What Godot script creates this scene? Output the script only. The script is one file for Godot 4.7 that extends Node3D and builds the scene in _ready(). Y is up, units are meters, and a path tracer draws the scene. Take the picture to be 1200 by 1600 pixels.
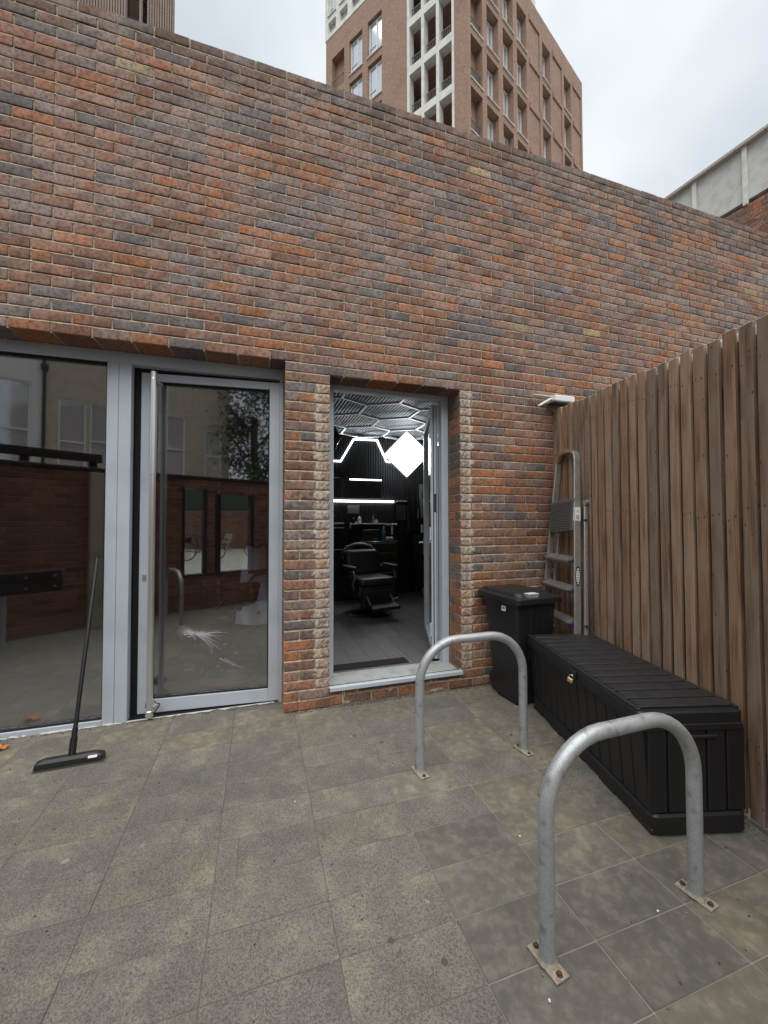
extends Node3D
# A barber's brick shopfront in a small paved yard, with the yard wall, houses and towers round it. Units are metres; the front of the shop is the plane z = 0.

var rng := RandomNumberGenerator.new()
var used := {}
var M := {}
var tone := FastNoiseLite.new()
const EYE := Vector3(-0.5233, 1.4106, 3.0181)

# ------------------------------------------------------------------ geometry
class Geo:
	var v := PackedVector3Array()
	var n := PackedVector3Array()
	var c := PackedColorArray()
	var t := PackedVector2Array()
	var col := Color(1, 1, 1)
	var xf := Transform3D.IDENTITY

	func put(p: Vector3, nn: Vector3, k: Color, uv := Vector2.ZERO) -> void:
		v.append(xf * p)
		n.append((xf.basis * nn).normalized())
		c.append(k)
		t.append(uv)

	# one flat triangle whose face looks towards «out»
	func tri(a: Vector3, b: Vector3, d: Vector3, out: Vector3) -> void:
		var nn := (d - a).cross(b - a)
		if nn.length_squared() < 1e-16:
			return
		nn = nn.normalized()
		if nn.dot(out) < 0.0:
			put(a, -nn, col); put(d, -nn, col); put(b, -nn, col)
		else:
			put(a, nn, col); put(b, nn, col); put(d, nn, col)

	func quad(a: Vector3, b: Vector3, d: Vector3, e: Vector3, out: Vector3) -> void:
		tri(a, b, d, out)
		tri(a, d, e, out)

	# a box with chamfered edges; uv runs along the longest side
	func box(at: Vector3, size: Vector3, bevel := 0.0, turn := Basis.IDENTITY) -> void:
		var keep := xf
		xf = xf * Transform3D(turn, at)
		var h := size * 0.5
		var b := minf(bevel, minf(h.x, minf(h.y, h.z)) * 0.9)
		var ax := [Vector3.RIGHT, Vector3.UP, Vector3.BACK]
		for i in 3:
			var u: Vector3 = ax[(i + 1) % 3]
			var w: Vector3 = ax[(i + 2) % 3]
			var hu := h[(i + 1) % 3] - b
			var hw := h[(i + 2) % 3] - b
			for s: float in [-1.0, 1.0]:
				var o: Vector3 = ax[i] * h[i] * s
				quad(o - u * hu - w * hw, o + u * hu - w * hw, o + u * hu + w * hw, o - u * hu + w * hw, ax[i] * s)
		if b > 0.0:
			for i in 3:
				var u: Vector3 = ax[(i + 1) % 3]
				var w: Vector3 = ax[(i + 2) % 3]
				var hu := h[(i + 1) % 3]
				var hw := h[(i + 2) % 3]
				var l: Vector3 = ax[i] * (h[i] - b)
				for su: float in [-1.0, 1.0]:
					for sw: float in [-1.0, 1.0]:
						var p: Vector3 = u * su * hu + w * sw * (hw - b)
						var q: Vector3 = u * su * (hu - b) + w * sw * hw
						quad(p - l, p + l, q + l, q - l, u * su + w * sw)
			for sx: float in [-1.0, 1.0]:
				for sy: float in [-1.0, 1.0]:
					for sz: float in [-1.0, 1.0]:
						var s := Vector3(sx, sy, sz)
						tri(Vector3(h.x, h.y - b, h.z - b) * s, Vector3(h.x - b, h.y, h.z - b) * s, Vector3(h.x - b, h.y - b, h.z) * s, s)
		xf = keep

	# a grid of points with smooth normals; «out» picks the side
	func grid(p: Array, out: Vector3, k: Array = []) -> void:
		var rows := p.size()
		var cols: int = p[0].size()
		var nn := []
		for j in rows:
			var line := PackedVector3Array()
			for i in cols:
				var du: Vector3 = p[j][mini(i + 1, cols - 1)] - p[j][maxi(i - 1, 0)]
				var dv: Vector3 = p[mini(j + 1, rows - 1)][i] - p[maxi(j - 1, 0)][i]
				var q := du.cross(dv)
				q = out if q.length_squared() < 1e-16 else q.normalized()
				line.append(q)
			nn.append(line)
		var total := Vector3.ZERO
		for line in nn:
			for q in line:
				total += q
		var s := 1.0 if total.dot(out) >= 0.0 else -1.0
		for j in rows - 1:
			for i in cols - 1:
				var ids := [[j, i], [j, i + 1], [j + 1, i + 1], [j, i], [j + 1, i + 1], [j + 1, i]]
				if s > 0.0:
					ids = [[j, i], [j + 1, i + 1], [j, i + 1], [j, i], [j + 1, i], [j + 1, i + 1]]
				for id in ids:
					var a: int = id[0]
					var b: int = id[1]
					put(p[a][b], nn[a][b] * s, k[a][b] if k.size() else col, Vector2(float(b) / (cols - 1), float(a) / (rows - 1)))

	# rings of equal length joined by bands: smooth round, sharp (or smooth) along
	func loft(rings: Array, soft := false, ends := true) -> void:
		var m: int = rings[0].size()
		var mid := []
		for r in rings:
			var s := Vector3.ZERO
			for q in r:
				s += q
			mid.append(s / m)
		for k in rings.size() - 1:
			var a: PackedVector3Array = rings[k]
			var b: PackedVector3Array = rings[k + 1]
			for i in m:
				var j := (i + 1) % m
				var na := band(rings, mid, k, k, i, soft)
				var nb := band(rings, mid, k, k, j, soft)
				var nc := band(rings, mid, k, k + 1, i, soft)
				var nd := band(rings, mid, k, k + 1, j, soft)
				var g := (b[j] - a[i]).cross(a[j] - a[i])
				if g.length_squared() < 1e-18:
					g = (b[i] - a[i]).cross(b[j] - a[i])
				if g.dot(na + nb + nc + nd) >= 0.0:
					put(a[i], na, col); put(a[j], nb, col); put(b[j], nd, col)
					put(a[i], na, col); put(b[j], nd, col); put(b[i], nc, col)
				else:
					put(a[i], na, col); put(b[j], nd, col); put(a[j], nb, col)
					put(a[i], na, col); put(b[i], nc, col); put(b[j], nd, col)
		if ends:
			for e in [0, rings.size() - 1]:
				var r: PackedVector3Array = rings[e]
				var out: Vector3 = mid[e] - mid[1 if e == 0 else e - 1]
				if out.length_squared() < 1e-14:
					continue
				for i in m:
					tri(mid[e], r[i], r[(i + 1) % m], out)

	func band(rings: Array, mid: Array, k: int, at: int, i: int, soft: bool) -> Vector3:
		var r: PackedVector3Array = rings[at]
		var m := r.size()
		var along: Vector3
		if soft:
			along = rings[mini(at + 1, rings.size() - 1)][i] - rings[maxi(at - 1, 0)][i]
		else:
			along = rings[k + 1][i] - rings[k][i]
		var around: Vector3 = r[(i + 1) % m] - r[(i + m - 1) % m]
		if around.length_squared() < 1e-14:
			around = rings[k + (0 if at > k else 1)][(i + 1) % m] - rings[k + (0 if at > k else 1)][(i + m - 1) % m]
		var q := around.cross(along)
		var away: Vector3 = (rings[k][i] + rings[k + 1][i]) * 0.5 - (mid[k] + mid[k + 1]) * 0.5
		if q.length_squared() < 1e-18:
			return away.normalized()
		q = q.normalized()
		if away.length_squared() > 1e-12 and q.dot(away) < 0.0:
			q = -q
		return q

	func tube(path: PackedVector3Array, r: float, sides := 10, ends := true, flat := 1.0) -> void:
		var rings := []
		var up := Vector3.ZERO
		for i in path.size():
			var d := (path[mini(i + 1, path.size() - 1)] - path[maxi(i - 1, 0)]).normalized()
			if up == Vector3.ZERO:
				up = Vector3.UP if absf(d.y) < 0.9 else Vector3.RIGHT
			up = (up - d * up.dot(d)).normalized()
			var w := d.cross(up)
			var ring := PackedVector3Array()
			for k in sides:
				var a := TAU * k / sides
				ring.append(path[i] + (up * cos(a) * flat + w * sin(a)) * r)
			rings.append(ring)
		loft(rings, true, ends)

	func rod(a: Vector3, b: Vector3, r: float, sides := 10) -> void:
		tube(PackedVector3Array([a, b]), r, sides)

	# points are (radius, height) round the y axis through «at»
	func lathe(at: Vector3, prof: Array, sides := 20, soft := false, ends := true) -> void:
		var rings := []
		for q in prof:
			var ring := PackedVector3Array()
			for k in sides:
				var a := TAU * k / sides
				ring.append(at + Vector3(cos(a) * q.x, q.y, sin(a) * q.x))
			rings.append(ring)
		loft(rings, soft, ends)

	# a cushion: a box whose edges are rounded with radius r
	func pad(at: Vector3, size: Vector3, r: float, k := 5, turn := Basis.IDENTITY) -> void:
		var keep := xf
		xf = xf * Transform3D(turn, at)
		var h := size * 0.5
		var inner := h - Vector3(r, r, r)
		var ax := [Vector3.RIGHT, Vector3.UP, Vector3.BACK]
		for f in 3:
			for s: float in [-1.0, 1.0]:
				var p := []
				var q := []
				for j in k + 1:
					var line := PackedVector3Array()
					var norms := PackedVector3Array()
					for i in k + 1:
						var g := Vector3.ZERO
						g[f] = s * h[f]
						g[(f + 1) % 3] = spread(i, k, h[(f + 1) % 3], r)
						g[(f + 2) % 3] = spread(j, k, h[(f + 2) % 3], r)
						var core := g.clamp(-inner, inner)
						var d := (g - core).normalized()
						line.append(core + d * r)
						norms.append(d)
					p.append(line)
					q.append(norms)
				for j in k:
					for i in k:
						var ids := [[j, i], [j, i + 1], [j + 1, i + 1], [j, i], [j + 1, i + 1], [j + 1, i]]
						if s > 0.0:
							ids = [[j, i], [j + 1, i + 1], [j, i + 1], [j, i], [j + 1, i], [j + 1, i + 1]]
						for id in ids:
							put(p[id[0]][id[1]], q[id[0]][id[1]], col)
		xf = keep

	func spread(i: int, k: int, h: float, r: float) -> float:
		var half := k / 2.0
		var f := (i - half) / half
		if k >= 5:
			if i == 0 or i == k:
				return signf(f) * h
			if i == 1 or i == k - 1:
				return signf(f) * (h - r * 0.45)
			if i == 2 or i == k - 2:
				return signf(f) * (h - r)
		return f * h

	func mesh() -> ArrayMesh:
		# the front of every face is the side that its normals show
		for i in range(0, v.size(), 3):
			if (v[i + 2] - v[i]).cross(v[i + 1] - v[i]).dot(n[i] + n[i + 1] + n[i + 2]) < 0.0:
				var a := v[i + 1]; v[i + 1] = v[i + 2]; v[i + 2] = a
				var b := n[i + 1]; n[i + 1] = n[i + 2]; n[i + 2] = b
				var k := c[i + 1]; c[i + 1] = c[i + 2]; c[i + 2] = k
				var u := t[i + 1]; t[i + 1] = t[i + 2]; t[i + 2] = u
		var arrays := []
		arrays.resize(Mesh.ARRAY_MAX)
		arrays[Mesh.ARRAY_VERTEX] = v
		arrays[Mesh.ARRAY_NORMAL] = n
		arrays[Mesh.ARRAY_COLOR] = c
		arrays[Mesh.ARRAY_TEX_UV] = t
		var m := ArrayMesh.new()
		m.add_surface_from_arrays(Mesh.PRIMITIVE_TRIANGLES, arrays)
		return m

# ------------------------------------------------------------------ naming
func numbered(called: String, under: Node) -> String:
	var key := str(under.get_instance_id()) + called
	var k: int = used.get(key, 0)
	used[key] = k + 1
	return called if k == 0 else "%s_%03d" % [called, k]

func obj(called: String, g: Geo, m: Material, parent: Node3D = null) -> MeshInstance3D:
	var o := MeshInstance3D.new()
	var under: Node = parent if parent else self
	o.name = numbered(called, under)
	o.mesh = g.mesh()
	o.material_override = m
	under.add_child(o, true)
	return o

func thing(called: String, label: String, category: String, at := Vector3.ZERO, turn := 0.0, group := "") -> Node3D:
	var o := Node3D.new()
	o.name = numbered(called, self)
	add_child(o, true)
	o.position = at
	o.rotation.y = turn
	return tag(o, label, category, group)

func tag(o: Node3D, label: String, category: String, group := "") -> Node3D:
	o.set_meta("label", label)
	o.set_meta("category", category)
	if group:
		o.set_meta("group", group)
	return o

func node_part(called: String, parent: Node3D, at := Vector3.ZERO, turn := 0.0) -> Node3D:
	var o := Node3D.new()
	o.name = numbered(called, parent)
	parent.add_child(o, true)
	o.position = at
	o.rotation.y = turn
	return o

func struct(called: String, g: Geo, m: Material) -> MeshInstance3D:
	var o := obj(called, g, m)
	o.set_meta("kind", "structure")
	return o

func stuff(o: Node3D) -> Node3D:
	o.set_meta("kind", "stuff")
	return o

func one(at: Vector3, size: Vector3, bevel := 0.0, turn := Basis.IDENTITY) -> Geo:
	var g := Geo.new()
	g.box(at, size, bevel, turn)
	return g

# ------------------------------------------------------------------ materials (colours are linear)
func lin(r: float, g: float, b: float) -> Color:
	return Color(r, g, b).linear_to_srgb()

func mat(called: String, r: float, g: float, b: float, rough := 0.8, metal := 0.0) -> StandardMaterial3D:
	var m := StandardMaterial3D.new()
	m.resource_name = called
	m.albedo_color = lin(r, g, b)
	m.roughness = rough
	m.metallic = metal
	M[called] = m
	return m

func noise(sd: int, freq: float, octaves := 4, kind := FastNoiseLite.TYPE_SIMPLEX_SMOOTH) -> FastNoiseLite:
	var f := FastNoiseLite.new()
	f.seed = sd
	f.noise_type = kind
	f.frequency = freq
	f.fractal_octaves = octaves
	return f

func tex(f: FastNoiseLite, side: int, stops: Array) -> NoiseTexture2D:
	var t := NoiseTexture2D.new()
	t.width = side
	t.height = side
	t.seamless = true
	t.noise = f
	if stops.size():
		var ramp := Gradient.new()
		var offs := PackedFloat32Array()
		var cols := PackedColorArray()
		for s in stops:
			offs.append(s[0])
			cols.append(lin(s[1], s[2], s[3]))
		ramp.offsets = offs
		ramp.colors = cols
		t.color_ramp = ramp
	return t

func grey(f: FastNoiseLite, side: int, stops: Array) -> NoiseTexture2D:
	var s := []
	for q in stops:
		s.append([q[0], q[1], q[1], q[1]])
	return tex(f, side, s)

func tri_map(m: StandardMaterial3D, t: Texture2D, per_metre: float, world := true) -> void:
	m.albedo_texture = t
	m.uv1_triplanar = true
	m.uv1_world_triplanar = world
	m.uv1_scale = Vector3.ONE * per_metre
	m.uv1_triplanar_sharpness = 6.0

func detail(m: StandardMaterial3D, t: Texture2D, per_metre: float, world := true) -> void:
	m.detail_enabled = true
	m.detail_blend_mode = BaseMaterial3D.BLEND_MODE_MUL
	m.detail_uv_layer = BaseMaterial3D.DETAIL_UV_2
	m.detail_albedo = t
	m.uv2_triplanar = true
	m.uv2_world_triplanar = world
	m.uv2_scale = Vector3.ONE * per_metre
	m.uv2_triplanar_sharpness = 6.0

func relief(m: StandardMaterial3D, t: Texture2D, cm: float) -> void:
	m.heightmap_enabled = true
	m.heightmap_texture = t
	m.heightmap_scale = cm

func make_materials() -> void:
	var mottle := grey(noise(3, 0.018, 3), 512, [[0.0, 0.5], [0.36, 0.76], [0.6, 0.97], [1.0, 1.0]])
	var pits := grey(noise(5, 0.022, 3), 512, [[0.0, 0.15], [0.15, 0.28], [0.22, 0.92], [0.6, 1.0], [0.86, 1.0], [1.0, 0.8]])
	var grain := grey(noise(8, 0.09, 3), 512, [[0.0, 0.2], [1.0, 1.0]])
	var blotch := grey(noise(11, 0.01, 4), 512, [[0.0, 0.7], [0.5, 0.92], [1.0, 1.0]])

	# bricks: the colour of each comes with its vertices
	var b := mat("brick", 1, 1, 1, 0.9)
	b.vertex_color_use_as_albedo = true
	tri_map(b, mottle, 2.9)
	detail(b, pits, 3.7)
	relief(b, grain, 0.05)
	var mo := mat("mortar", 0.54, 0.45, 0.33, 0.95)
	tri_map(mo, mottle, 2.3)
	detail(mo, blotch, 1.1)
	relief(mo, grain, 0.25)

	# paving
	var fst := noise(21, 0.0065, 8)
	fst.fractal_gain = 0.62
	fst.domain_warp_enabled = true
	fst.domain_warp_amplitude = 40.0
	fst.domain_warp_frequency = 0.01
	var stain := tex(fst, 1024, [[0.0, 0.165, 0.155, 0.135], [0.38, 0.20, 0.187, 0.162], [0.58, 0.219, 0.204, 0.174], [0.72, 0.256, 0.236, 0.192], [1.0, 0.325, 0.292, 0.222]])
	var fc := noise(23, 0.15, 1, FastNoiseLite.TYPE_CELLULAR)
	fc.cellular_return_type = FastNoiseLite.RETURN_CELL_VALUE
	fc.fractal_type = FastNoiseLite.FRACTAL_NONE
	var speck := grey(fc, 1024, [[0.0, 0.42], [0.25, 0.62], [0.5, 0.77], [0.75, 0.9], [1.0, 1.0]])
	var fs := noise(27, 0.011, 8)
	fs.fractal_gain = 0.66
	fs.domain_warp_enabled = true
	fs.domain_warp_amplitude = 60.0
	fs.domain_warp_frequency = 0.012
	var smear := grey(fs, 1024, [[0.0, 0.62], [0.38, 0.72], [0.55, 0.79], [0.66, 0.9], [0.76, 1.0], [1.0, 1.0]])
	for k in 4:
		var s := mat("coarse_slab_%d" % k, [1.0, 1.12, 0.9, 1.06][k], [1.0, 1.12, 0.91, 1.05][k], [1.0, 1.14, 0.93, 0.97][k], 0.85)
		s.albedo_color = Color([0.96, 1.0, 0.93, 0.98][k], [0.96, 0.995, 0.932, 0.973][k], [0.965, 0.988, 0.937, 0.95][k])
		tri_map(s, stain, 0.55, false)
		detail(s, speck, 1.75, false)
		relief(s, speck, 0.05)
		var q := mat("smooth_slab_%d" % k, 1, 1, 1, 0.75)
		q.albedo_color = Color([0.93, 1.0, 0.88, 0.97][k], [0.925, 0.99, 0.88, 0.955][k], [0.92, 0.965, 0.88, 0.915][k])
		tri_map(q, stain, 0.47, false)
		detail(q, smear, 1.3, false)
		relief(q, grain, 0.08)
	var j := mat("pale_joint", 0.27, 0.255, 0.22, 0.95)
	tri_map(j, blotch, 2.0)
	var jd := mat("sandy_joint", 0.16, 0.15, 0.13, 0.95)
	tri_map(jd, blotch, 2.0)
	var gr := mat("far_paving", 0.2, 0.185, 0.15, 0.9)
	detail(gr, speck, 0.8)

	# metals
	var al := mat("grey_aluminium", 0.49, 0.545, 0.61, 0.4, 0.0)
	detail(al, grey(noise(12, 0.008, 5), 256, [[0.0, 0.86], [0.5, 0.97], [1.0, 1.0]]), 0.9)
	var ad := mat("dark_gasket", 0.014, 0.014, 0.016, 0.6)
	ad.metallic_specular = 0.3
	mat("brushed_steel", 0.72, 0.715, 0.70, 0.3, 0.8)
	var gv := mat("galvanised_steel", 0.53, 0.56, 0.58, 0.46, 0.45)
	tri_map(gv, grey(noise(31, 0.03, 4), 512, [[0.0, 0.72], [0.4, 0.86], [0.6, 0.96], [1.0, 1.0]]), 7.0)
	detail(gv, grey(noise(33, 0.012, 3), 512, [[0.0, 0.5], [0.26, 0.88], [1.0, 1.0]]), 2.2)
	var pl := mat("rusty_plate", 0.36, 0.325, 0.275, 0.75, 0.1)
	tri_map(pl, tex(noise(35, 0.02, 4), 256, [[0.0, 0.45, 0.36, 0.28], [0.35, 0.8, 0.74, 0.66], [0.6, 1.0, 0.98, 0.95], [1.0, 1.0, 1.0, 1.0]]), 8.0)
	mat("rusty_bolt", 0.10, 0.055, 0.032, 0.8, 0.2)
	var la := mat("ladder_aluminium", 0.50, 0.49, 0.47, 0.38, 0.75)
	tri_map(la, blotch, 3.0)
	mat("brass", 0.62, 0.47, 0.22, 0.4, 0.8)
	mat("chrome", 0.7, 0.7, 0.7, 0.12, 1.0)

	# plastics
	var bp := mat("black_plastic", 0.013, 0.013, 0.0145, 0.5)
	bp.uv1_triplanar = true
	bp.uv1_world_triplanar = true
	bp.uv1_scale = Vector3.ONE * 6.0
	var dl := mat("skylit_dusty_plastic", 0.026, 0.026, 0.0285, 0.55)  # box lid: sky light put into the colour, with some dust
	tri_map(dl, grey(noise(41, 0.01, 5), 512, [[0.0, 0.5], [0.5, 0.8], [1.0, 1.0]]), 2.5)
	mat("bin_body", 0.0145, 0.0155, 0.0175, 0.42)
	var bl := mat("bin_lid", 0.021, 0.0225, 0.025, 0.44)  # bin_body made lighter: light from above put into the colour
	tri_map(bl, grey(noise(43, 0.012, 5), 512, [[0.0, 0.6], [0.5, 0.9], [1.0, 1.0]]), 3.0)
	mat("grey_plastic", 0.11, 0.11, 0.11, 0.55)
	mat("blue_plastic", 0.02, 0.03, 0.11, 0.45)
	mat("white_plastic", 0.74, 0.75, 0.75, 0.4)
	mat("white_paper", 0.72, 0.71, 0.68, 0.8)
	mat("pale_ink", 0.2, 0.2, 0.22, 0.8)
	mat("black_ink", 0.012, 0.012, 0.013, 0.5)
	mat("worn_foam", 0.27, 0.17, 0.065, 0.85)
	mat("broom_black", 0.012, 0.012, 0.013, 0.36)
	mat("rubber_grey", 0.07, 0.068, 0.064, 0.7)
	mat("orange_leaf", 0.55, 0.2, 0.045, 0.7)
	mat("white_silicone", 0.6, 0.6, 0.58, 0.6)

	# glass
	var gl := mat("glass", 1, 1, 1, 0.0)
	gl.transparency = BaseMaterial3D.TRANSPARENCY_ALPHA
	gl.albedo_color = Color(0.96, 0.97, 0.98, 0.0)
	var film := ORMMaterial3D.new()  # partial mirror, added to brighten the reflections in the shop glass
	film.resource_name = "added_mirror_film"
	film.transparency = BaseMaterial3D.TRANSPARENCY_ALPHA
	film.albedo_color = Color(0.95, 0.95, 0.97, 0.13)
	var orm := Image.create(4, 4, false, Image.FORMAT_RGB8)
	orm.fill(Color(1.0, 0.03, 1.0))
	film.orm_texture = ImageTexture.create_from_image(orm)
	M["added_mirror_film"] = film
	var gw := mat("window_glass", 1, 1, 1, 0.02, 0.55)
	gw.albedo_color = lin(0.62, 0.66, 0.70)
	gw.roughness = 0.05
	var cp := mat("clear_plastic", 1, 1, 1, 0.12)
	cp.transparency = BaseMaterial3D.TRANSPARENCY_ALPHA
	cp.albedo_color = Color(0.9, 0.95, 0.97, 0.4)
	mat("crack_white", 0.66, 0.66, 0.68, 0.6)

	# timber: one texture, each board shows its own stretch of it
	for k in 5:
		var w := mat("fence_timber_%d" % k, 1, 1, 1, 0.86)
		w.albedo_texture = wood_picture(50 + k) if k < 3 else M["fence_timber_%d" % (k - 3)].albedo_texture
		w.albedo_color = Color([0.98, 0.90, 1.0, 0.84, 0.93][k], [0.96, 0.89, 0.98, 0.83, 0.88][k], [0.94, 0.89, 0.95, 0.82, 0.82][k])
		relief(w, w.albedo_texture, 0.2)
	mat("end_grain", 0.72, 0.70, 0.66, 0.9)
	mat("nail_rust", 0.04, 0.028, 0.02, 0.7)
	var dt := mat("dark_timber", 0.026, 0.021, 0.019, 0.7)
	detail(dt, blotch, 2.0)

	# the far buildings
	var tb := mat("tower_brick", 1, 1, 1, 0.9)
	tri_map(tb, tex(noise(61, 0.03, 5), 512, [[0.0, 0.25, 0.155, 0.113], [0.4, 0.33, 0.213, 0.16], [0.6, 0.365, 0.24, 0.182], [1.0, 0.44, 0.30, 0.235]]), 0.28)
	detail(tb, grey(noise(63, 0.012, 4), 512, [[0.0, 0.75], [0.5, 0.92], [1.0, 1.0]]), 0.08)
	relief(tb, grain, 0.4)
	var cc := mat("white_concrete", 0.76, 0.76, 0.72, 0.85)
	detail(cc, blotch, 0.25)
	var pr := mat("pale_render", 0.62, 0.63, 0.605, 0.9)
	tri_map(pr, grey(noise(65, 0.008, 5), 512, [[0.0, 0.72], [0.5, 0.93], [1.0, 1.0]]), 0.35)
	var cr := mat("cream_render", 0.5, 0.455, 0.36, 0.9)
	tri_map(cr, blotch, 0.5)
	mat("white_render", 0.68, 0.67, 0.66, 0.85)
	mat("rail_dark", 0.12, 0.122, 0.125, 0.5, 0.3)
	var ct := mat("clad_timber", 0.30, 0.235, 0.195, 0.9)
	detail(ct, blotch, 0.3)
	var rb := mat("ribbed_brick", 1, 1, 1, 0.92)
	rb.vertex_color_use_as_albedo = true
	tri_map(rb, mottle, 0.9)

	# indoors
	var il := mat("floor_plank", 1, 1, 1, 0.42)
	il.vertex_color_use_as_albedo = true
	tri_map(il, grey(noise(71, 0.02, 5), 512, [[0.0, 0.6], [0.5, 0.85], [1.0, 1.0]]), 1.2)
	il.uv1_scale = Vector3(3.0, 1.2, 0.5)
	mat("dark_wall", 0.02, 0.02, 0.021, 0.8)
	mat("unit_wall", 0.11, 0.105, 0.10, 0.85)
	mat("slat_black", 0.018, 0.018, 0.02, 0.55)
	mat("slat_felt", 0.011, 0.011, 0.012, 0.95)
	mat("ceiling_slat", 0.22, 0.225, 0.23, 0.6)
	mat("ceiling_felt", 0.012, 0.012, 0.013, 0.95)
	mat("lamp_profile", 0.5, 0.51, 0.53, 0.5)
	mat("white_mat", 0.75, 0.76, 0.77, 0.5)
	mat("black_leather", 0.012, 0.012, 0.013, 0.46)
	mat("black_gloss", 0.006, 0.006, 0.007, 0.08)
	mat("black_cloth", 0.012, 0.012, 0.013, 0.95)
	mat("grey_panel", 0.2, 0.21, 0.21, 0.6)
	mat("grey_skirting", 0.3, 0.3, 0.3, 0.7)
	var sheet := mat("plastic_sheet", 0.42, 0.43, 0.50, 0.35)
	sheet.transparency = BaseMaterial3D.TRANSPARENCY_ALPHA
	sheet.albedo_color = Color(0.82, 0.85, 0.96, 0.93)
	var e := mat("lamp_white", 1, 1, 1, 0.6)
	e.emission_enabled = true
	e.emission = Color(0.97, 0.99, 1.0)
	e.emission_energy_multiplier = 2.2
	var e2 := mat("sign_white", 1, 1, 1, 0.6)
	e2.emission_enabled = true
	e2.emission = Color(0.98, 0.99, 1.0)
	e2.emission_energy_multiplier = 1.3
	var wt := mat("bottle_blue", 1, 1, 1, 0.05)
	wt.transparency = BaseMaterial3D.TRANSPARENCY_ALPHA
	wt.albedo_color = Color(0.35, 0.62, 0.75, 0.55)

	# garden
	var lf := mat("leaf_green", 1, 1, 1, 0.6)
	lf.vertex_color_use_as_albedo = true
	lf.backlight_enabled = true
	lf.backlight = Color(0.25, 0.3, 0.12)
	mat("bark", 0.09, 0.07, 0.055, 0.95)
	mat("chair_green", 0.42, 0.52, 0.42, 0.5)
	mat("tyre_black", 0.015, 0.015, 0.015, 0.8)
	mat("bike_red", 0.35, 0.025, 0.02, 0.4)
	mat("hedge_green", 0.07, 0.10, 0.075, 0.9)

# weathered softwood: growth lines along v, a few knots, greyer patches
func wood_picture(sd: int) -> ImageTexture:
	var w := 256
	var h := 1024
	var im := Image.create(w, h, false, Image.FORMAT_RGB8)
	var fine := noise(sd, 0.05, 3)
	var wide := noise(sd + 100, 0.006, 3)
	var grey_n := noise(sd + 200, 0.004, 4)
	var r := RandomNumberGenerator.new()
	r.seed = sd
	var knots := []
	for k in 14:
		knots.append(Vector3(r.randf_range(10, w - 10), r.randf_range(0, h), r.randf_range(4.0, 10.0)))
	var dark := Color(0.118, 0.07, 0.044)
	var pale := Color(0.44, 0.298, 0.206)
	var ash := Color(0.37, 0.285, 0.225)
	for y in h:
		var near := []
		for q in knots:
			if absf(q.y - y) < q.z * 5.0:
				near.append(q)
		for x in w:
			var px := float(x)
			var bend := 0.0
			var spot := 0.0
			for q in near:
				var dx: float = px - q.x
				var dy: float = (y - q.y) * 1.7
				var d := sqrt(dx * dx + dy * dy)
				bend += signf(dx) * 16.0 * exp(-d / (q.z * 2.0))
				spot = maxf(spot, 1.0 - smoothstep(q.z * 0.35, q.z, d))
			var line := fine.get_noise_2d((px - bend) * 4.2, y * 0.07)
			var swing := wide.get_noise_2d(px * 3.0, y * 0.5)
			var f := clampf(0.52 + line * 0.75 + swing * 0.5, 0.0, 1.0)
			var cc := dark.lerp(pale, f)
			cc = cc.lerp(ash, clampf(0.35 + grey_n.get_noise_2d(px * 1.2, y * 0.8) * 1.1, 0.0, 0.85))
			cc = cc.lerp(Color(0.045, 0.028, 0.018), spot * 0.93)
			im.set_pixel(x, y, cc.linear_to_srgb())
	return ImageTexture.create_from_image(im)

# ------------------------------------------------------------------ the scene
func _ready() -> void:
	rng.seed = 7
	# camera
	var cam := Camera3D.new()
	cam.name = "camera"
	add_child(cam)
	cam.position = EYE
	cam.rotation = Vector3(0.025, -0.3088, -0.0015)
	cam.fov = rad_to_deg(2.0 * atan(800.0 / 614.94))
	cam.near = 0.05
	cam.far = 600.0
	cam.current = true
	# sky, light and exposure
	var env := Environment.new()
	env.background_mode = Environment.BG_SKY
	env.tonemap_mode = Environment.TONE_MAPPER_LINEAR
	env.tonemap_exposure = 2.2
	env.sdfgi_enabled = true
	env.ssao_enabled = true
	env.ssil_enabled = true
	var sky := Sky.new()
	var pano := PanoramaSkyMaterial.new()
	pano.panorama = overcast()
	sky.sky_material = pano
	env.sky = sky
	env.background_energy_multiplier = 0.49
	var we := WorldEnvironment.new()
	we.name = "world_environment"
	we.environment = env
	add_child(we)
	var sun := DirectionalLight3D.new()
	sun.name = "sun"
	add_child(sun)
	sun.rotation_degrees = Vector3(-66, -15, 0)
	sun.light_color = Color(1.0, 0.985, 0.96)
	sun.light_energy = 0.5
	sun.light_angular_distance = 80.0
	sun.shadow_enabled = true
	# the rest
	make_materials()
	paving()
	shop()
	rooms()
	yard_fence()
	yard_wall()
	neighbours()
	tower()
	yard_things()
	shop_things()
	behind_things()

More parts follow.
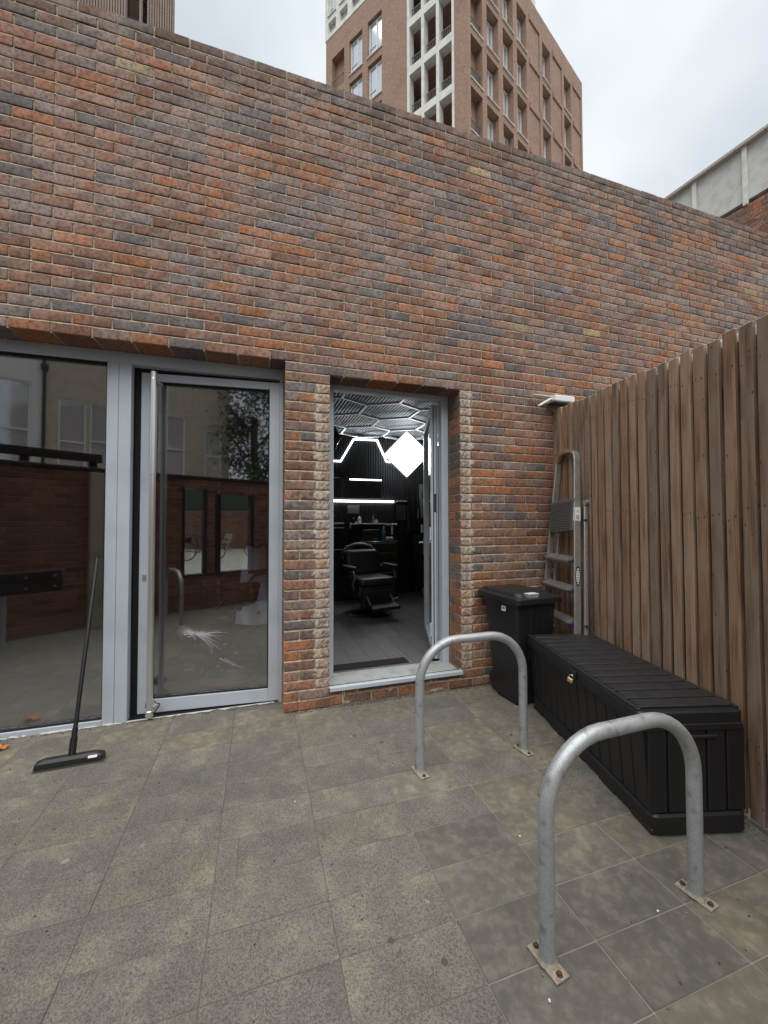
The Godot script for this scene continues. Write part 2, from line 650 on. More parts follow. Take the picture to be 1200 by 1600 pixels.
func overcast() -> ImageTexture:
	var w := 512
	var h := 256
	var im := Image.create(w, h, false, Image.FORMAT_RGBF)
	var f := noise(91, 1.6, 5)
	for y in h:
		var el := PI * (0.5 - (y + 0.5) / h)
		for x in w:
			var az := TAU * (x + 0.5) / w
			var d := Vector3(cos(el) * cos(az), sin(el), cos(el) * sin(az))
			var up := maxf(d.y, 0.0)
			var lum := 0.545 * (1.0 + 0.62 * up)          # an overcast sky is brighter overhead
			var q := f.get_noise_3d(d.x / (0.35 + up), d.z / (0.35 + up), d.y * 0.4)
			lum *= 1.0 + 0.34 * q
			var k := clampf(0.5 + q * 0.9, 0.0, 1.0)
			var cc := Color(0.84, 0.935, 1.03).lerp(Color(0.94, 0.99, 1.04), k) * lum
			if d.y < 0.0:
				cc = Color(0.25, 0.24, 0.22)
			im.set_pixel(x, y, cc)
	return ImageTexture.create_from_image(im)

# ------------------------------------------------------------------ paving
func paving() -> void:
	var far := Geo.new()
	far.box(Vector3(0, -0.55, 0), Vector3(300, 1.0, 300))
	struct("ground", far, M.far_paving)
	var bed := Geo.new()
	bed.box(Vector3(-2.6, -0.0187, 2.2), Vector3(5.5, 0.03, 5.6))
	var pave := Node3D.new()
	pave.name = "pavement"
	add_child(pave)
	pave.set_meta("kind", "structure")
	obj("joint_bed", bed, M.sandy_joint, pave)
	var bed2 := Geo.new()
	bed2.box(Vector3(2.15, -0.0188, 2.2), Vector3(4.0, 0.03, 5.6))
	obj("joint_bed", bed2, M.pale_joint, pave)
	var rest := {}
	var dx := 0.417
	var dz := 0.2065
	for i in range(-9, 7):
		for k in range(-2, 25):
			var x0 := 0.1535 + i * dx
			var z0 := 0.077 + k * dz
			var x1 := x0 + dx
			var z1 := z0 + dz
			if z0 < -0.3 and (x0 > -0.5 or x1 < -4.5):
				continue
			var right := x0 > 0.1 and z0 > 0.4
			var gap := rng.randf_range(0.0016, 0.0034) if right else rng.randf_range(0.0004, 0.0022)
			var drop := rng.randf_range(0.0, 0.0016)
			var tilt := Basis.from_euler(Vector3(rng.randf_range(-0.004, 0.004), 0, rng.randf_range(-0.003, 0.003)))
			var pieces := [[x0, x1]]
			if i == -2 and k == 5:
				pieces = [[x0, x0 + 0.083], [x0 + 0.083, x1]]
			for q in pieces:
				var g := Geo.new()
				var shift := Vector3(rng.randf_range(-4.0, 4.0), 0, rng.randf_range(-4.0, 4.0))
				g.box(shift, Vector3(q[1] - q[0] - gap, 0.04, dz - gap), 0.003 if right else 0.0018)
				var kind := "smooth" if (right and (z0 > 1.15 or rng.randf() < 0.55)) or (z0 < 0.2 and rng.randf() < 0.6) else "coarse"
				var v := rng.randi() % 4
				if kind == "smooth":      # the slabs towards the wall are the paler ones
					v = [1, 3, 1, 3][v] if z0 < 1.25 else [0, 2, 2, 3][v]
				if pieces.size() == 2 and q == pieces[0]:
					kind = "coarse"
					v = 1
				var seen: bool = z0 > -0.3 and z0 < 2.35 and x0 > -2.6 and x1 < 2.2
				if seen:
					var slab := obj("paving_slab", g, M["%s_slab_%d" % [kind, v]], pave)
					slab.basis = tilt.rotated(Vector3.UP, PI * (rng.randi() % 2))
					slab.position = Vector3((q[0] + q[1]) * 0.5, -0.02 - drop, (z0 + z1) * 0.5) - slab.basis * shift
				else:
					var key := "%s_slab_%d" % [kind, v]
					if not rest.has(key):
						rest[key] = Geo.new()
					rest[key].box(Vector3((q[0] + q[1]) * 0.5, -0.02 - drop, (z0 + z1) * 0.5), Vector3(q[1] - q[0] - gap, 0.04, dz - gap), 0.002, tilt)
	for k in 16:
		var g := Geo.new()
		var r := rng.randf_range(0.006, 0.014)
		var rr := []
		for q in [1.0, 0.8]:
			var ring := PackedVector3Array()
			for i in 12:
				var a := TAU * i / 12
				ring.append(Vector3(cos(a) * r * q * (1.0 + 0.2 * sin(a * 2.0 + k)), 0.0 if q == 1.0 else 0.0018, sin(a) * r * q))
			rr.append(ring)
		g.loft(rr, true, true)
		var o := obj("gum_spot", g, M.rubber_grey if k % 3 else M.pale_joint, pave)
		o.position = Vector3(rng.randf_range(-1.8, 1.1), -0.0012, rng.randf_range(0.3, 2.1))
	var grit := Geo.new()
	for k in 2600:
		var p := Vector3.ZERO
		var pick := rng.randf()
		if pick < 0.45:
			p = Vector3(rng.randf_range(-0.33, 2.0), 0, absf(rng.randfn(0.0, 0.018)) + 0.003)
		elif pick < 0.6:
			p = Vector3(rng.randf_range(-2.3, -0.36), 0, -0.2 + absf(rng.randfn(0.0, 0.02)))
		elif pick < 0.85:
			p = F0 + FE * rng.randf_range(0.0, 2.4) + FM * (0.03 + absf(rng.randfn(0.0, 0.03)))
		else:
			p = Vector3(rng.randf_range(-2.0, 1.6), 0, rng.randf_range(0.0, 2.2))
		grit.col = [Color(0.10, 0.085, 0.065), Color(0.2, 0.17, 0.13), Color(0.32, 0.28, 0.21), Color(0.09, 0.085, 0.08)][k % 4]
		var r := rng.randf_range(0.0012, 0.0038)
		grit.box(p + Vector3(0, r * 0.5, 0), Vector3(r * 1.6, r, r * 1.2), 0.0, Basis(Vector3.UP, rng.randf() * 3.0))
	stuff(obj("grit", grit, M.brick, pave))
	for key in rest:
		stuff(obj("paving_field", rest[key], M[key], pave))

# ------------------------------------------------------------------ bricks
func brick_colour(x: float, y: float) -> Array:
	var cl := tone.get_noise_2d(x * 1.0, y * 2.2)
	var r := rng.randf() - cl * 0.5
	var a: Color
	if r < 0.07:
		a = Color(0.18, 0.15, 0.148)        # blue-grey header
	elif r < 0.22:
		a = Color(0.25, 0.165, 0.14)        # purple-grey
	elif r < 0.36:
		a = Color(0.25, 0.122, 0.082)       # burnt red
	elif r < 0.58:
		a = Color(0.32, 0.163, 0.108)       # dull red-brown
	elif r < 0.70:
		a = Color(0.36, 0.20, 0.138)        # pink
	elif r < 0.91:
		a = Color(0.38, 0.162, 0.082)       # orange-brown
	else:
		a = Color(0.42, 0.175, 0.083)       # bright orange
	if rng.randf() < 0.006 and y > 2.95:
		a = Color(0.42, 0.30, 0.15)         # yellow stock
	if y > 4.72 and rng.randf() < 0.85:
		a = a.lerp(Color(0.125, 0.092, 0.07), 0.7)
	elif y > 4.57 and rng.randf() < 0.5:
		a = a.lerp(Color(0.13, 0.10, 0.08), 0.55)
	a = a * rng.randf_range(0.88, 1.16)
	var bloom := clampf((tone.get_noise_2d(x * 1.7 + 40.0, y * 2.6) - 0.12) * 3.0, 0.0, 1.0) * rng.randf()
	a = a.lerp(Color(0.40, 0.365, 0.35), bloom * 0.45)      # lime bloom
	var z := a.lerp(Color(0.15, 0.125, 0.125), rng.randf_range(0.3, 0.8)) if rng.randf() < 0.35 else a * rng.randf_range(0.8, 1.15)
	return [a, z] if rng.randf() < 0.5 else [z, a]

func smear_at(x: float, y: float) -> float:
	if y > 2.53 or y < 0.16:
		return 0.0
	var e := -1.0
	if x <= 0.001 and x > -0.15:
		e = -x
	elif x >= 1.129 and x < 1.28:
		e = x - 1.13
	if e < 0.0:
		return 0.0
	var q := tone.get_noise_2d(x * 60.0, y * 45.0)
	var edge := 0.115 + tone.get_noise_2d(3.0 + x, y * 30.0) * 0.03
	if e > edge:
		return 0.0
	if e > 0.075:
		return clampf(0.95 + q * 0.4, 0.0, 1.0)
	return clampf(0.5 + q * 1.5, 0.0, 0.95)

# one brick: a rough front with rounded arrises and four plain sides
func brick(g: Geo, x0: float, x1: float, y0: float, y1: float, zf: float, depth: float, round_top := false) -> void:
	var pair := brick_colour((x0 + x1) * 0.5, (y0 + y1) * 0.5)
	var w := x1 - x0
	var fine := smear_at(x0, y0 + 0.03) > 0.0 or smear_at(x1, y0 + 0.03) > 0.0 or smear_at((x0 + x1) * 0.5, y0 + 0.03) > 0.0
	var e := minf(0.0055, w * 0.2)
	var xs := [x0, x0 + e, lerpf(x0, x1, 0.34), lerpf(x0, x1, 0.66), x1 - e, x1]
	var ys := [y0, y0 + 0.005, y1 - 0.005, y1]
	if fine:
		xs = [x0, x0 + e]
		var k := int(w / 0.014)
		for i in range(1, k):
			xs.append(lerpf(x0 + e, x1 - e, float(i) / k))
		xs.append(x1 - e)
		xs.append(x1)
		ys = [y0, y0 + 0.006, y0 + 0.019, y0 + 0.032, y0 + 0.046, y1 - 0.006, y1]
	var push := zf + rng.randf_range(-0.0018, 0.0022)
	var lean := rng.randf_range(-0.006, 0.006)
	var nod := rng.randf_range(-0.012, 0.012)
	var p := []
	var k2 := []
	for j in ys.size():
		var line := PackedVector3Array()
		var cols := PackedColorArray()
		for i in xs.size():
			var ring: bool = i == 0 or j == 0 or i == xs.size() - 1 or j == ys.size() - 1
			var corner: bool = (i == 0 or i == xs.size() - 1) and (j == 0 or j == ys.size() - 1)
			var x: float = xs[i]
			var y: float = ys[j]
			var z := push + (x - (x0 + x1) * 0.5) * lean + (y - (y0 + y1) * 0.5) * nod
			var f := clampf((x - x0) / w + rng.randf_range(-0.15, 0.15), 0.0, 1.0)
			var cc: Color = pair[0].lerp(pair[1], f) * rng.randf_range(0.93, 1.07)
			var haze := tone.get_noise_2d(x * 9.0 + 7.0, y * 17.0) + 0.55 * tone.get_noise_2d(x * 1.1, y * 1.5 + 30.0) + clampf((y - 2.9) * 0.25, -0.2, 0.12) + 0.2 * exp(-((x + 0.4) * (x + 0.4) * 0.35 + (y - 3.85) * (y - 3.85) * 1.6))
			cc = cc.lerp(Color(0.37, 0.31, 0.30), clampf((haze - 0.12) * 1.3, 0.0, 0.5))
			var burn := tone.get_noise_2d(x * 11.0 - 20.0, y * 14.0)
			cc = cc.lerp(Color(0.10, 0.085, 0.085), clampf((burn - 0.22) * 2.2, 0.0, 0.55))
			if ring:
				z -= 0.005
				x += rng.randf_range(-0.0012, 0.0012)
				y += rng.randf_range(-0.0016, 0.0012)
				if corner:
					x = move_toward(x, (x0 + x1) * 0.5, 0.004)
					y = move_toward(y, (y0 + y1) * 0.5, 0.004)
					z -= 0.004
			else:
				z += rng.randf_range(-0.0012, 0.0008)
			if fine:
				var s := smear_at(x, y)
				cc = cc.lerp(Color(0.60, 0.50, 0.41), s)
				z += s * 0.003
			line.append(Vector3(x, y, z))
			cols.append(cc)
		p.append(line)
		k2.append(cols)
	g.grid(p, Vector3.BACK, k2)
	var last: int = ys.size() - 1
	var end: int = xs.size() - 1
	var back := zf - depth
	g.col = pair[0]
	g.quad(p[0][0], p[last][0], Vector3(x0, y1, back), Vector3(x0, y0, back), Vector3.LEFT)
	g.col = pair[1]
	g.quad(p[0][end], p[last][end], Vector3(x1, y1, back), Vector3(x1, y0, back), Vector3.RIGHT)
	g.col = pair[0] * 0.9
	g.quad(p[0][0], p[0][end], Vector3(x1, y0, back), Vector3(x0, y0, back), Vector3.DOWN)
	g.quad(p[last][0], p[last][end], Vector3(x1, y1, back), Vector3(x0, y1, back), Vector3.UP)
	if fine:
		g.col = pair[0].lerp(Color(0.5, 0.4, 0.28), 0.3)
	g.col = Color(1, 1, 1)

const L0 := -4.6          # left end of the glazed opening
const L1 := -0.3375       # its right end, the brick pier begins
const R0 := 0.0           # the doorway
const R1 := 1.13
const HEAD := 2.625       # underside of the courses above the glazed opening
const TOP := 4.875

func shop() -> void:
	tone.seed = 4
	tone.frequency = 1.0
	tone.fractal_octaves = 2
	var s := thing("barber_shop", "low red brick shop with glazed door and open doorway under a tall plain parapet", "building")
	# mortar and core
	var g := Geo.new()
	var zb := -0.33
	var zm := -0.0215
	var put := func(x0: float, x1: float, y0: float, y1: float, zf := zm) -> void:
		g.box(Vector3((x0 + x1) / 2, (y0 + y1) / 2, (zf + zb) / 2), Vector3(x1 - x0, y1 - y0, zf - zb))
	put.call(-6.0, 7.6, HEAD + 0.012, TOP - 0.02)
	put.call(-6.0, L0 - 0.006, 0.0, HEAD + 0.012)
	put.call(L1 + 0.007, R0 - 0.007, 0.0, HEAD + 0.012)
	put.call(R1 + 0.007, 7.6, 0.0, HEAD + 0.012)
	put.call(R0 - 0.007, R1 + 0.007, HEAD - 0.066, HEAD + 0.012)
	put.call(R0 - 0.007, R1 + 0.007, -0.02, 0.128, -0.02)
	# courses
	var all := []
	for r in range(-29, 36):
		var y1 := HEAD - 0.075 * (r - 1) - 0.005
		var y0 := y1 - 0.065
		var off := 0.0 if posmod(r, 2) == 0 else -0.1125
		var k := -24
		while true:
			var a := off + 0.225 * k
			var b := a + 0.225
			k += 1
			if b < -3.3:
				continue
			if a > 6.6:
				break
			var open := []
			if r >= 1:
				open.append([-9.0, L1])
			if r >= 2 and r <= 33:
				open.append([R0, R1])
			var bits := [[a, b]]
			for o in open:
				var next := []
				for q in bits:
					if q[1] <= o[0] + 0.001 or q[0] >= o[1] - 0.001:
						next.append(q)
					else:
						if q[0] < o[0] - 0.02:
							next.append([q[0], o[0] - 0.005 + 0.005])
						if q[1] > o[1] + 0.02:
							next.append([o[1], q[1]])
				bits = next
			for q in bits:
				if q[1] - q[0] < 0.03:
					continue
				# now and then a course is made up with two halves
				if rng.randf() < 0.03 and q[1] - q[0] > 0.2:
					all.append([q[0], (q[0] + q[1]) / 2, y0, y1, r])
					all.append([(q[0] + q[1]) / 2, q[1], y0, y1, r])
				else:
					all.append([q[0], q[1], y0, y1, r])
	for q in all:
		if q[4] >= 34 and q[0] > -0.02 and q[1] < R1 + 0.02:
			q[3] = minf(q[3], 0.112)
		var c := Vector3((q[0] + q[1]) / 2, (q[2] + q[3]) / 2, 0) - EYE
		var right := c.dot(Vector3(0.953, 0, 0.304))
		var ahead := c.dot(Vector3(0.304, 0, -0.953))
		var inside := absf(right / ahead) < 0.96 and absf(c.y / ahead) < 1.27
		q.append(c.length() + (0.0 if inside else 50.0) + (0.0 if q[1] - q[0] > 0.15 else 1.5))
	all.sort_custom(func(a, b): return a[5] < b[5])
	for q in all:
		var z0 := -0.0145 if q[4] >= 34 and q[0] > -0.02 and q[1] < R1 + 0.02 else -0.0025
		var wob := func() -> float: return rng.randf_range(-0.0012, 0.0012)
		var xa: float = q[0]
		var xb: float = q[1]
		if q[4] > -29:
			var ya: float = q[3] - 0.003
			var yb: float = q[3] + 0.0135
			var xm: float = (xa + xb) / 2
			var za: float = z0 + wob.call()
			var zc: float = z0 + wob.call()
			var yh: float = ya + 0.0088
			g.quad(Vector3(xa, ya, za), Vector3(xm, ya, zc), Vector3(xm, yh, zc - 0.004), Vector3(xa, yh, za - 0.004), Vector3.BACK)
			g.quad(Vector3(xm, ya, zc), Vector3(xb, ya, za), Vector3(xb, yh, za - 0.004), Vector3(xm, yh, zc - 0.004), Vector3.BACK)
			g.quad(Vector3(xa, yh, za - 0.004), Vector3(xm, yh, zc - 0.004), Vector3(xm, yb, z0 - 0.0175), Vector3(xa, yb, z0 - 0.016), Vector3.BACK)
			g.quad(Vector3(xm, yh, zc - 0.004), Vector3(xb, yh, za - 0.004), Vector3(xb, yb, z0 - 0.016), Vector3(xm, yb, z0 - 0.0175), Vector3.BACK)
		var w: float = 0.0054
		if absf(xb - R0) > 0.01 or q[4] < 2:
			g.quad(Vector3(xb - w, q[2] - 0.004, z0 - 0.009), Vector3(xb + w, q[2] - 0.004, z0 - 0.009), Vector3(xb + w, q[3] + 0.002, z0 - 0.004 + wob.call()), Vector3(xb - w, q[3] + 0.002, z0 - 0.004), Vector3.BACK)
	obj("mortar", g, M.mortar, s)
	var mass := Geo.new()
	for i in all.size():
		var q: Array = all[i]
		var h := Geo.new() if i < 300 else mass
		var x0: float = q[0] + 0.005
		var x1: float = q[1] - 0.005
		var edge_l: bool = absf(q[0] - L1) < 0.01 or absf(q[0] - R1) < 0.01
		var edge_r: bool = absf(q[1] - R0) < 0.01 and q[4] >= 2
		if absf(q[0] - L1) < 0.01 and q[4] >= 1:
			x0 = L1
		if absf(q[0] - R1) < 0.01 and q[4] >= 2:
			x0 = R1
		if edge_r:
			x1 = R0
		var depth := 0.055
		if edge_l or edge_r:
			depth = 0.1 if q[1] - q[0] > 0.15 else 0.2
		if q[4] == 0 and x0 < L1 or q[4] == 1 and x1 > R0 and x0 < R1:
			depth = 0.2
		if q[4] == -29:
			depth = 0.22
		var zf := 0.0
		if q[4] >= 34 and q[0] > -0.02 and q[1] < R1 + 0.02:
			zf = -0.012
		brick(h, x0, x1, q[2], q[3], zf, depth)
		if depth == 0.1 and (edge_l or edge_r):
			# the second brick of the reveal
			var xe: float = x0 if edge_l else x1
			var pair := brick_colour(xe, q[2])
			h.col = pair[0]
			h.box(Vector3(xe + (0.03 if edge_l else -0.03), (q[2] + q[3]) / 2, -0.159), Vector3(0.06, 0.065, 0.098), 0.004)
			h.col = Color(1, 1, 1)
		if i < 300:
			obj("brick", h, M.brick, s)
	# the underside of both heads, brick on edge
	for k in 18:
		var x := -0.3375 - 0.225 - k * 0.225
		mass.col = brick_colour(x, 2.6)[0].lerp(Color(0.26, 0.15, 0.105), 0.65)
		mass.box(Vector3(x + 0.1125, HEAD + 0.028, -0.265), Vector3(0.217, 0.05, 0.1), 0.004)
	for k in 5:
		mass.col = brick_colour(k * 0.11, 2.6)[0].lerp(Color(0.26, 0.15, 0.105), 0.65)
		mass.box(Vector3(0.1125 + k * 0.225, HEAD - 0.048, -0.265), Vector3(0.217, 0.05, 0.1), 0.004)
	mass.col = Color(1, 1, 1)
	stuff(obj("brickwork", mass, M.brick, s))
	# rough mortar left on the little wall under the doorway
	var lump := Geo.new()
	var f := noise(15, 7.0, 3)
	var p := []
	for j in 9:
		var line := PackedVector3Array()
		for i in 60:
			var x := 0.004 + 1.12 * i / 59.0
			var y := 0.002 + 0.118 * j / 8.0
			line.append(Vector3(x, y, -0.0175 + 0.013 * f.get_noise_2d(x, y * 2.0)))
		p.append(line)
	lump.grid(p, Vector3.BACK)
	obj("mortar_daub", lump, M.mortar, s)
	shop_window(s)
	glazed_door(s)
	open_doorway(s)

func frame_bar(called: String, x0: float, x1: float, y0: float, y1: float, z0: float, z1: float, parent: Node3D, m: Material = null) -> MeshInstance3D:
	return obj(called, one(Vector3((x0 + x1) / 2, (y0 + y1) / 2, (z0 + z1) / 2), Vector3(x1 - x0, y1 - y0, z1 - z0), 0.0022), m if m else M.grey_aluminium, parent)

func shop_window(s: Node3D) -> void:
	var w := node_part("window", s)
	w.set_meta("label", "wide fixed shop window in a grey frame")
	var z0 := -0.285
	var z1 := -0.2145
	frame_bar("head", L0, L1 - 0.0005, 2.552, 2.645, z0, z1 - 0.001, w)
	frame_bar("bottom_rail", L0, -1.553, -0.012, 0.034, z0, z1, w)
	frame_bar("mullion", -1.552, -1.4815, -0.012, 2.5515, z0, z1, w)
	frame_bar("mullion", -1.4795, -1.402, -0.012, 2.5515, z0, z1, w)
	frame_bar("mullion", -3.2, -3.13, 0.035, 2.5515, z0, z1, w)
	frame_bar("gasket", L0, -1.5525, 2.54, 2.5515, z0 + 0.005, z1 - 0.012, w, M.dark_gasket)
	frame_bar("gasket", -1.5605, -1.5525, 0.0345, 2.5395, z0 + 0.005, z1 - 0.014, w, M.dark_gasket)
	frame_bar("gasket", L0, -1.561, 0.0345, 0.043, z0 + 0.005, z1 - 0.014, w, M.dark_gasket)
	for k in 3:      # extra sheets stacked to strengthen the reflections
		frame_bar("pane", L0, -1.561, 0.0435, 2.5395, -0.252 - k * 0.012, -0.247 - k * 0.012, w, M.glass)
	frame_bar("added_mirror_film", L0, -1.561, 0.0435, 2.5395, -0.2632, -0.2628, w, M.added_mirror_film)  # added half-mirror sheet between the panes
	# chipped paint and a lump of sealant along the foot of the frame
	var g := Geo.new()
	for k in 26:
		var x := rng.randf_range(-2.3, -1.45)
		g.box(Vector3(x, rng.randf_range(-0.002, 0.004), z1 + 0.004), Vector3(rng.randf_range(0.01, 0.07), 0.006, rng.randf_range(0.006, 0.014)), 0.002, Basis(Vector3.UP, rng.randf_range(-0.2, 0.2)))
	obj("sealant", g, M.white_silicone, w)

func glazed_door(s: Node3D) -> void:
	frame_bar("door_jamb", -0.3655, L1 - 0.001, -0.012, 2.5515, -0.285, -0.2145, s)
	frame_bar("door_stop", -1.4015, -1.33, -0.01, 2.551, -0.36, -0.30, s, M.dark_gasket)
	frame_bar("door_stop", -1.3295, -0.38, 2.49, 2.551, -0.40, -0.33, s, M.dark_gasket)
	# a strip of old white paint along the threshold
	var st := Geo.new()
	var p := []
	for j in 2:
		var line := PackedVector3Array()
		for i in 40:
			var x := lerpf(-1.40, -0.40, i / 39.0)
			var e := tone.get_noise_2d(x * 14.0, 5.0) * 0.02
			line.append(Vector3(x, 0.0045, (-0.222 if j == 0 else -0.205 + e)))
		p.append(line)
	st.grid(p, Vector3.UP)
	obj("threshold_paint", st, M.white_silicone, s)
	frame_bar("threshold", -1.40, -0.37, -0.01, 0.004, -0.40, -0.2235, s, M.dark_gasket)
	var d := node_part("door", s, Vector3(-0.3665, 0, -0.215), -0.0754)
	d.set_meta("label", "grey glazed door standing ajar, its pane scratched and cracked")
	var t := -0.064
	frame_bar("stile", -0.0775, 0.0, 0.012, 2.524, t, 0, d)
	frame_bar("stile", -0.993, -0.916, 0.012, 2.524, t, 0, d)
	frame_bar("rail", -0.9155, -0.078, 2.466, 2.524, t, -0.0005, d)
	frame_bar("rail", -0.9155, -0.078, 0.012, 0.108, t, -0.0005, d)
	frame_bar("gasket", -0.9155, -0.078, 2.455, 2.4655, t + 0.004, -0.012, d, M.dark_gasket)
	frame_bar("gasket", -0.9155, -0.078, 0.1085, 0.116, t + 0.004, -0.012, d, M.dark_gasket)
	frame_bar("gasket", -0.9155, -0.907, 0.1165, 2.4545, t + 0.004, -0.012, d, M.dark_gasket)
	frame_bar("gasket", -0.0865, -0.078, 0.1165, 2.4545, t + 0.004, -0.012, d, M.dark_gasket)
	for k in 3:  # more sheets than one, added for stronger reflections
		frame_bar("pane", -0.9065, -0.087, 0.1165, 2.4545, -0.034 - k * 0.012, -0.029 - k * 0.012, d, M.glass)
	frame_bar("added_mirror_film", -0.9065, -0.087, 0.1165, 2.4545, -0.0432, -0.0428, d, M.added_mirror_film)  # the same added half-mirror in the door
	# full-height tubular pull with a stand-off at each end
	var h := Geo.new()
	var hx := -0.885
	h.rod(Vector3(hx, 0.02, 0.085), Vector3(hx, 2.505, 0.085), 0.0215, 18)
	h.lathe(Vector3(hx, 0.03, 0.085), [Vector2(0.0, 0.0), Vector2(0.026, 0.0), Vector2(0.026, 0.035), Vector2(0.022, 0.04)], 18)
	h.lathe(Vector3(hx, 1.75, 0.085), [Vector2(0.0216, 0.0), Vector2(0.0228, 0.004), Vector2(0.0228, 0.7), Vector2(0.0216, 0.71)], 18, false, false)
	obj("pull_handle", h, M.brushed_steel, d)
	var b := Geo.new()
	b.rod(Vector3(hx, 2.44, 0.085), Vector3(hx + 0.03, 2.44, 0.0), 0.011, 10)
	b.rod(Vector3(hx, 0.075, 0.085), Vector3(hx + 0.03, 0.075, 0.0), 0.011, 10)
	obj("handle_bracket", b, M.brushed_steel, d)
	var tie := Geo.new()
	var path := PackedVector3Array()
	for k in 14:
		var a := k / 13.0
		path.append(Vector3(hx + 0.02 + 0.035 * sin(a * PI), 0.05 + a * 0.075, 0.095 - 0.05 * a + 0.02 * sin(a * 9.0)))
	tie.tube(path, 0.0035, 6)
	path = PackedVector3Array()
	for k in 10:
		var a := k / 9.0
		path.append(Vector3(hx - 0.05 + 0.03 * a, 0.06 + 0.05 * sin(a * 3.0), 0.01 + 0.03 * a))
	tie.tube(path, 0.003, 6)
	obj("wire_tie", tie, M.broom_black, d)
	# lock cylinder on the closing stile
	var lk := Geo.new()
	lk.box(Vector3(-0.957, 1.005, 0.003), Vector3(0.024, 0.05, 0.006), 0.002)
	lk.rod(Vector3(-0.957, 1.016, 0.0), Vector3(-0.957, 1.016, 0.012), 0.008, 12)
	obj("lock", lk, M.brushed_steel, d)
	# the star of cracks and the scratches
	var c := Geo.new()
	var at := Vector2(-0.615, 0.565)
	var zc := -0.0275
	var streak := func(a: Vector2, b2: Vector2, w: float, bend: float) -> void:
		var n := (b2 - a).orthogonal().normalized()
		var steps := 5
		for k in steps:
			var f0 := float(k) / steps
			var f1 := float(k + 1) / steps
			var p0 := a.lerp(b2, f0) + n * bend * sin(f0 * PI)
			var p1 := a.lerp(b2, f1) + n * bend * sin(f1 * PI)
			var w0 := w * (1.0 - 0.7 * f0)
			var w1 := w * (1.0 - 0.7 * f1)
			c.quad(Vector3(p0.x - n.x * w0, p0.y - n.y * w0, zc), Vector3(p1.x - n.x * w1, p1.y - n.y * w1, zc), Vector3(p1.x + n.x * w1, p1.y + n.y * w1, zc), Vector3(p0.x + n.x * w0, p0.y + n.y * w0, zc), Vector3.BACK)
	for k in 58:
		var left := k % 3 == 0
		var o := at + Vector2(rng.randf_range(-0.03, 0.0) if left else rng.randf_range(0.0, 0.035), rng.randf_range(-0.012, 0.012))
		var a := rng.randf_range(2.5, 3.35) if left else rng.randf_range(-0.85, 0.14)
		if k % 7 == 0:
			a = rng.randf() * TAU
		var l := rng.randf_range(0.05, 0.13) if left else rng.randf_range(0.05, 0.2)
		if k % 7 == 0:
			l *= 0.5
		streak.call(o, o + Vector2(cos(a), sin(a)) * l, rng.randf_range(0.0006, 0.0013), rng.randf_range(-0.007, 0.007))
	for k in 90:
		var q := at + Vector2(rng.randfn(0.0, 0.028), rng.randfn(-0.004, 0.015))
		var a := rng.randf() * TAU
		streak.call(q, q + Vector2(cos(a), sin(a)) * rng.randf_range(0.004, 0.016), rng.randf_range(0.0006, 0.0012), 0.0)
	for k in 26:
		var q := at + Vector2(rng.randf_range(-0.08, 0.3), rng.randf_range(-0.3, -0.08))
		var a := rng.randf_range(-0.75, -0.2)
		streak.call(q, q + Vector2(cos(a), sin(a)) * rng.randf_range(0.006, 0.03), rng.randf_range(0.0005, 0.0011), 0.0)
	streak.call(Vector2(-0.44, 0.365), Vector2(-0.27, 0.275), 0.0016, 0.004)
	streak.call(Vector2(-0.40, 0.36), Vector2(-0.30, 0.30), 0.0012, 0.003)
	obj("crack", c, M.crack_white, d)

